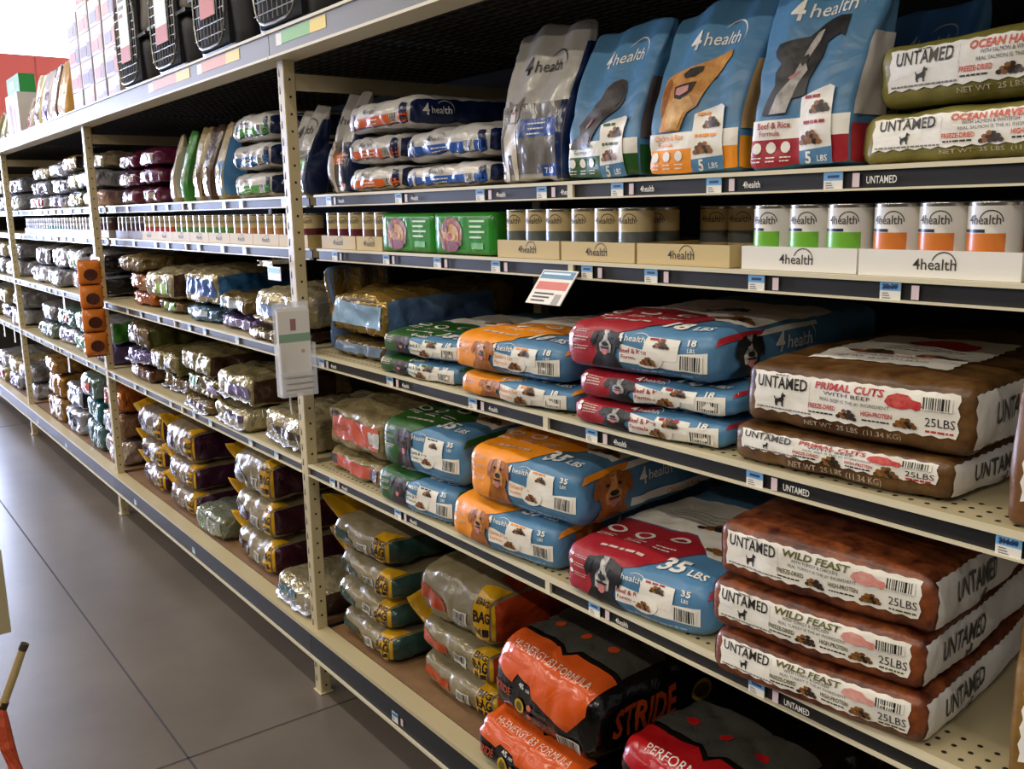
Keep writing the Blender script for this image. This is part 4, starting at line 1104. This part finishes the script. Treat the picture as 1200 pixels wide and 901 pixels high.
pile(2, 5, 0, -5.55, [('lilac silver bag', PUR2, .11, g(stripe=WHF)), ('silver bag with green gusset', WHF, .14, g(gus=GREENB))], .42, .05)
pile(2, 5, 1, -6.0, [('silver bag with green end', SILV, .12, g(gus=GREENB, stripe=gloss('4a8a5a'))), ('dark green and silver bag', GRN, .14, g(stripe=WHF))], .44, .05)
pile(2, 5, 2, -6.5, [('silver and lilac bag', WHF, .12, g(stripe=foil('8a86a8'))), ('grey teal bag with red tab', foil('6d8a86'), .12, g(spots=[(0, .5, .1, .05, gloss('b5503a'))]))], .44, .05)
pile(2, 5, 3, -7.0, [('grey green bag', foil('7a8a80'), .12, g()), ('silver grey bag', SILV, .12, g())], .44, .05)
pile(2, 6, 0, -5.52, [('silver and copper bag', foil('b8a8a0'), .15, g(stripe=foil('c8c4d0'))), ('brown and silver bag', foil('8a6a52'), .15, g(stripe=WHF)), ('copper crumpled bag', ORNG, .13, g())], .4, .05)
pile(2, 6, 1, -5.98, [('teal grey bag', foil('54706e'), .16, g()), ('dark teal bag', TEALB, .15, g(stripe=foil('7d968e'))), ('grey teal bag with coral patch', foil('7a908a'), .14, g(spots=[(0, .5, .16, .06, gloss('c8604a'))]))], .42, .05)
pile(2, 6, 2, -6.5, [('silver bag with black print', WHF, .16, g(stripe=BLK)), ('silver dark bag', SILV, .16, g(gus=BLK))], .44, .05)
pile(2, 6, 3, -7.0, [('brown gold bag', foil('8a6a32'), .17, g()), ('golden brown bag', foil('a57a34'), .17, g()), ('brown kraft bag', foil('9a7038'), .1, g())], .44, .05)
for lv in (2, 4, 5, 6):
    for k in range(3):
        pile(3, lv, k, -8.05 - .55 * k, [('silver foil bag', (WHF, SILV, PALE)[k], .13, g(stripe=(None, PUR2, REDF)[k])), ('crumpled pale bag', (SILV, PALE, WHF)[k], .12, g())], .46, .05 if lv != 2 else .1)

# ------------------------------------------------------------------ on top of the rack: pet carriers, boxes, bags
def kennel(loc, label, topc, W=.46, D=.62, H=.46):
    t = thing('pet_carrier', label, 'pet carrier', loc)
    def shell(z0, z1, m, nm, tap):
        vs, fs = boxgrid(-W / 2, W / 2, 0, D, z0, z1, .04, .05, .04); lo, hi = Vector((-W / 2, 0, z0)), Vector((W / 2, D, z1)); out = []
        for v in vs:
            p, n = roundq(v, lo, hi, .055, (1, 1, 1)); k = 1 + tap * ((p.z - H / 2) / H)
            out.append(Vector((p.x * k, D / 2 + (p.y - D / 2) * k, p.z)))
        return mesh(nm, out, fs, m, t, smooth=True)
    blk = mat('121113', .45, key='kennel'); gry = mat(topc, .5, key='kennel')
    shell(0, H * .52, blk, 'lower_shell', .08); shell(H * .48, H, gry, 'upper_shell', -.14)
    MB().box(-W / 2 - .012, W / 2 + .012, -.008, D + .008, H * .485, H * .515, blk).build('rim', t)
    d = MB(); wire = mat('8f8d8a', .3, .8)
    w, z0, z1 = W * .33, .05, H - .06
    loop = []
    for i in range(24):
        a = 2 * PI * i / 24; loop.append((w * (abs(math.cos(a)) ** .5) * (1 if math.cos(a) > 0 else -1), -.022, (z0 + z1) / 2 + (z1 - z0) / 2 * (abs(math.sin(a)) ** .5) * (1 if math.sin(a) > 0 else -1)))
    d.tube(loop, .0045, wire, 6, True)
    for i in range(1, 9): xx = -w + 2 * w * i / 9; d.tube([(xx, -.022, z0 + .015), (xx, -.022, z1 - .015)], .002, wire, 5)
    for i in range(1, 10): zz = z0 + (z1 - z0) * i / 10; d.tube([(-w, -.022, zz), (w, -.022, zz)], .002, wire, 5)
    d.build('wire_door', t)
    MB().box(-w * .95, w * .95, -.006, .01, z0, z1, mat('0a0a0a', .9)).build('door_opening', t)
    l = MB().box(-.06, .08, -.03, -.027, H * .3, H * .98, mat('ece8e2', .5)); l.box(-.06, .08, -.0308, -.03, H * .3, H * .44, mat('c2563a', .5))
    for k in range(3): l.box(-.045, .05 - .02 * k, -.0308, -.03, H * (.85 - .07 * k), H * (.88 - .07 * k), mat('8a7a74', .5))
    l.build('hang_tag', t)
    MB().box(-.07, .07, D * .4, D * .6, H, H + .03, blk).build('carry_handle', t)
    return t


kennel((-4.5, .06, 2.147), 'black pet carrier with grey top beside the stacked printed boxes', '6a655e')
kennel((-3.95, .05, 2.147), 'black pet carrier with beige grey top, second from the printed boxes', '7d766c')
kennel((-3.43, .05, 2.147), 'black pet carrier with wire door, third from the printed boxes', '2a282a', H=.5)
kennel((-2.88, .06, 2.147), 'black pet carrier above the brochure post', '242326', W=.5, H=.5)
bx = None
random.seed(21)
cols = ['b8b0b8', 'c8b098', 'b8a4b8', 'c8bcae']
acc = ['6a4a80', 'c0561c', 'b04a3a', '6a5a88']
for c in range(4):
    for r_ in range(4 + (c % 2)):
        t = thing('printed_box', 'pale printed cardboard box in the stack beside the pet carriers', 'box', (-5.63 + c * .24, .08, 2.1475 + r_ * .133), random.uniform(-.02, .02), 'stacked printed boxes on top of the rack')
        MB().box(-.108, .108, 0, .3, 0, .131, mat(cols[(c + r_) % 4], .4)).build('carton', t)
        MB().box(-.09, .03, -.001, -.0004, .02, .07, mat(acc[(c * 2 + r_) % 4], .4)).box(-.09, .09, -.001, -.0004, .09, .115, mat('f0ece8', .4)).box(.04, .095, -.001, -.0004, .01, .08, mat(acc[(c + r_ + 1) % 4], .4)).build('print', t)
TOPB = [(-6.05, 'amber and cream bag', 'c8963a', 'e0d8c8'), (-6.27, 'brown and white bag', '6a4a34', 'e0d8d0'), (-6.5, 'white bag with violet stripes', 'd8d2dc', '6a5a94'), (-6.75, 'cream bag with brown front', 'd8cc98', '5a3a2a'), (-7.05, 'white bag with red print', 'd8d0cc', 'a84a3a'), (-7.78, 'cream and green bag', 'ccc49a', '4a9a5a'), (-8.03, 'tan bag with green print', 'b8a880', '5aa05a'), (-8.28, 'olive bag', 'a8a070', '7a8a5a')]
for k, (x, d_, c1, c2) in enumerate(TOPB):
    b = Bag('pet_food_bag', .19, .1, .36 if k < 4 else .26, (x, .08, 2.1475), random.uniform(-.08, .08), d_ + ' standing on top of the rack past the printed boxes', gloss(c1), kind='up', seed=180 + k, lean=.02, wr=.008, cell=.026)
    b.rect('F', -.08, .06, .03, .15, gloss(c2), 0); b.ell('F', .02, .2, .04, .03, gloss(c2), 1, 'pan'); b.finish()
t = thing('treat_box', 'bright green box standing on a white carton on top of the rack', 'box', (-7.42, .08, 2.45)); MB().box(-.22, .22, 0, .1, 0, .12, mat('2fa046', .35)).build('carton', t); MB().box(-.13, .05, -.001, -.0003, .03, .09, mat('7fd08a', .4)).build('print', t)
t = thing('carton', 'white carton under the bright green box on top of the rack', 'box', (-7.42, .06, 2.1475)); MB().box(-.22, .22, 0, .14, 0, .302, mat('d8d2cc', .6)).build('box_body', t); MB().box(-.1, -.02, -.001, -.0003, .03, .24, mat('8a4a34', .6)).box(.03, .1, -.001, -.0003, .05, .2, mat('c87a6a', .6)).build('print', t)
# carton deep on the fifth shelf
t = thing('cardboard_carton', 'plain brown cardboard carton deep on the shelf behind the brochure post', 'box', (-3.02, .42, Z5 + .16), 0)
t.location = (-3.3, .6, Z5)
MB().box(-.16, .16, 0, .28, 0, .27, mat('8a7048', .75)).build('box_body', t); MB().box(-.16, .16, -.0006, 0, .13, .14, mat('a58a5c', .6)).build('packing_tape', t)

# ------------------------------------------------------------------ things hung on the rack
t = thing('brochure_holder', 'clear acrylic brochure holder with white leaflets fixed to the rack post', 'brochure holder', (-2.665, -.063, 1.065))
# faces the far end of the aisle's approach (+x)
b_ = MB(); x0, x1, y0, y1 = -.012, .03, -.058, .058
b_.box(x0, x0 + .003, y0, y1, 0, .285, CLEAR).box(x1 - .003, x1, y0, y1, 0, .075, CLEAR).box(x0, x1, y0, y0 + .003, 0, .16, CLEAR).box(x0, x1, y1 - .003, y1, 0, .16, CLEAR).box(x0, x1, y0, y1, 0, .004, CLEAR)
b_.build('clear_pocket', t)
lf = MB()
for k in range(4): lf.box(x0 + .006 + k * .004, x0 + .0085 + k * .004, y0 + .007, y1 - .007, .006, .268 - .003 * k, mat('efebe4', .5))
lf.build('leaflets', t)
lp = MB(); xx = x0 + .0085 + .012 + .0006
lp.box(xx - .0004, xx, y0 + .008, y1 - .008, .165, .19, mat('8fb39a', .5)); lp.box(xx - .0004, xx, -.012, .006, .2, .235, mat('a87a78', .5)); lp.box(xx - .0004, xx, y0 + .012, y1 - .02, .055, .062, mat('b8b2aa', .5)); lp.box(xx - .0004, xx, .02, .03, .13, .14, mat('d8a088', .5))
lp.build('leaflet_print', t); lp = MB()
for k in range(3): lp.box(x1 + .0001, x1 + .0006, y0 + .015, y1 - .015, .02 + .018 * k, .024 + .018 * k, mat('a8a29c', .5))
lp.build('leaflet_print', t)
MB().box(-.14, x0, .055, .0622, .13, .17, CREAM).box(-.014, x0, .02, .05, .12, .17, CREAM).tube([(-.005, -.02, .0), (-.005, -.02, -.03), (-.004, -.018, -.06)], .003, WHITE).build('mounting_clip', t)
# orange treat strip on the next post
t = thing('treat_strip', 'hanging strip of orange treat pouches clipped to the rack post', 'hanging strip', (-5.15, -.065, .9))
MB().box(-.004, .0, -.05, .05, .0, .5, mat('b8672a', .3)).build('backing_strip', t)
for k in range(4):
    z0 = .01 + k * .122
    vs, fs = boxgrid(0, .03, -.057, .057, z0, z0 + .118, .012, .012, .012); lo, hi = Vector((0, -.057, z0)), Vector((.03, .057, z0 + .118)); out = []
    for v in vs:
        p, n = roundq(v, lo, hi, .01, (1, 1, 1)); e = max(0, (1 - (p.y / .057) ** 2) * (1 - ((p.z - z0 - .059) / .059) ** 2)); p.x = .003 + p.x * (.25 + .9 * e ** .5); out.append(p)
    pc = mesh('treat_pouch', out, fs, gloss('d2772a'), t, smooth=True)
    pr = MB(); pr.add([(.0392, .034 * math.cos(i * PI / 6) - .002, z0 + .05 + .03 * math.sin(i * PI / 6)) for i in range(12)], [tuple(range(12))], gloss('4a2418')); pr.build('pouch_window', pc)
MB().box(-.006, .004, -.055, .055, .495, .515, CLEAR).box(-.14, -.004, .056, .0642, .48, .51, CREAM).build('hanger_clip', t)
# hanging shelf sign
t = thing('shelf_sign', 'small white sign with blue header and red band hanging from the can shelf', 'sign', (-1.55, .068, 1.482))
tilt = Matrix.Rotation(math.radians(-38), 4, 'X')
s_ = MB().box(-.058, .058, -.001, .001, -.086, 0, mat('eeeae2', .4), tilt); s_.build('sign_card', t)
s_ = MB().box(-.054, .054, -.0016, -.001, -.022, -.003, mat('5d8fb5', .4), tilt).box(-.05, .04, -.0018, -.0016, -.012, -.007, mat('e8eef2', .4), tilt).box(-.05, .05, -.0016, -.001, -.05, -.03, mat('d8756e', .4), tilt)
for k in range(3): s_.box(-.045, .02 - .01 * k, -.0016, -.001, -.062 - .009 * k, -.058 - .009 * k, mat('55524e', .5), tilt)
s_.box(.026, .046, -.0016, -.001, -.085, -.06, mat('a8a4a0', .5), tilt); s_.build('sign_print', t)
# price flag at the post
t = thing('price_flag', 'blue and white price flag sticking out before the brochure post', 'price tag', (-2.86, -.004, 1.45))
MB().box(-.04, .06, -.03, -.028, -.045, -.002, WHITE).box(-.035, .055, -.0305, -.03, -.022, -.006, tagblue).build('flag_card', t)
MB().box(-.12, .0, -.03, -.0285, -.002, .014, PALE).box(-.12, -.1, -.03, .074, .0, .012, PALE).build('flag_arm', t)
# white tag strips hanging off the far rails
first = None
for k, (x, z) in enumerate(((-6.15, .775), (-6.1, 1.145), (-7.95, .775), (-8.4, .775))):
    if not first:
        first = thing('rail_strip', 'narrow white plastic strip hanging from a far shelf rail', 'price tag', (x, -.006, z), 0, 'white strips under far rails')
        MB().box(-.02, .02, -.002, 0, -.09, .0, WHITE).box(-.02, .02, -.004, -.002, -.09, -.07, mat('b8b4c8', .4)).build('strip', first)
    else: dup(first, (x, -.006, z))

# ------------------------------------------------------------------ foreground at the aisle's edge
t = thing('display_stand', 'cream aisle stand with a pale stick and orange cord hanging off it', 'stand', (-1.47, -1.17, 0))
st = MB()
st.box(-.02, .02, -.02, .02, .012, 1.2, CREAM); st.box(-.18, .18, -.12, .1, 0, .012, CREAM)
st.build('stand_post', t)
MB().box(.05, .062, -.03, .112, 1.046, 1.168, CREAM).box(.02, .05, -.02, .02, 1.06, 1.16, CREAM).build('cream_board', t)
s_ = MB(); s_.tube([(.083, .088, .952), (.086, .105, .992), (.089, .121, 1.031)], [.0056, .0056, .0052], mat('c8b078', .5), 10)
s_.tube([(.0886, .119, 1.027), (.0894, .1235, 1.0355)], .0058, mat('4a3a2a', .6), 10); s_.tube([(.0828, .087, .948), (.0836, .091, .957)], .0059, mat('3a2a1c', .6), 10)
s_.tube([(.056, .06, 1.05), (.07, .07, .99), (.083, .086, .951)], .003, mat('c8b078', .5), 8); s_.build('wooden_stick', t)
s_ = MB(); s_.tube([(.083, .087, .95), (.087, .085, .925), (.094, .086, .895), (.104, .092, .86), (.116, .1, .82), (.12, .1, .76)], [.004, .0085, .0095, .0085, .006, .004], mat('c8502c', .6, 0, .3, 60), 10); s_.build('orange_cord', t)
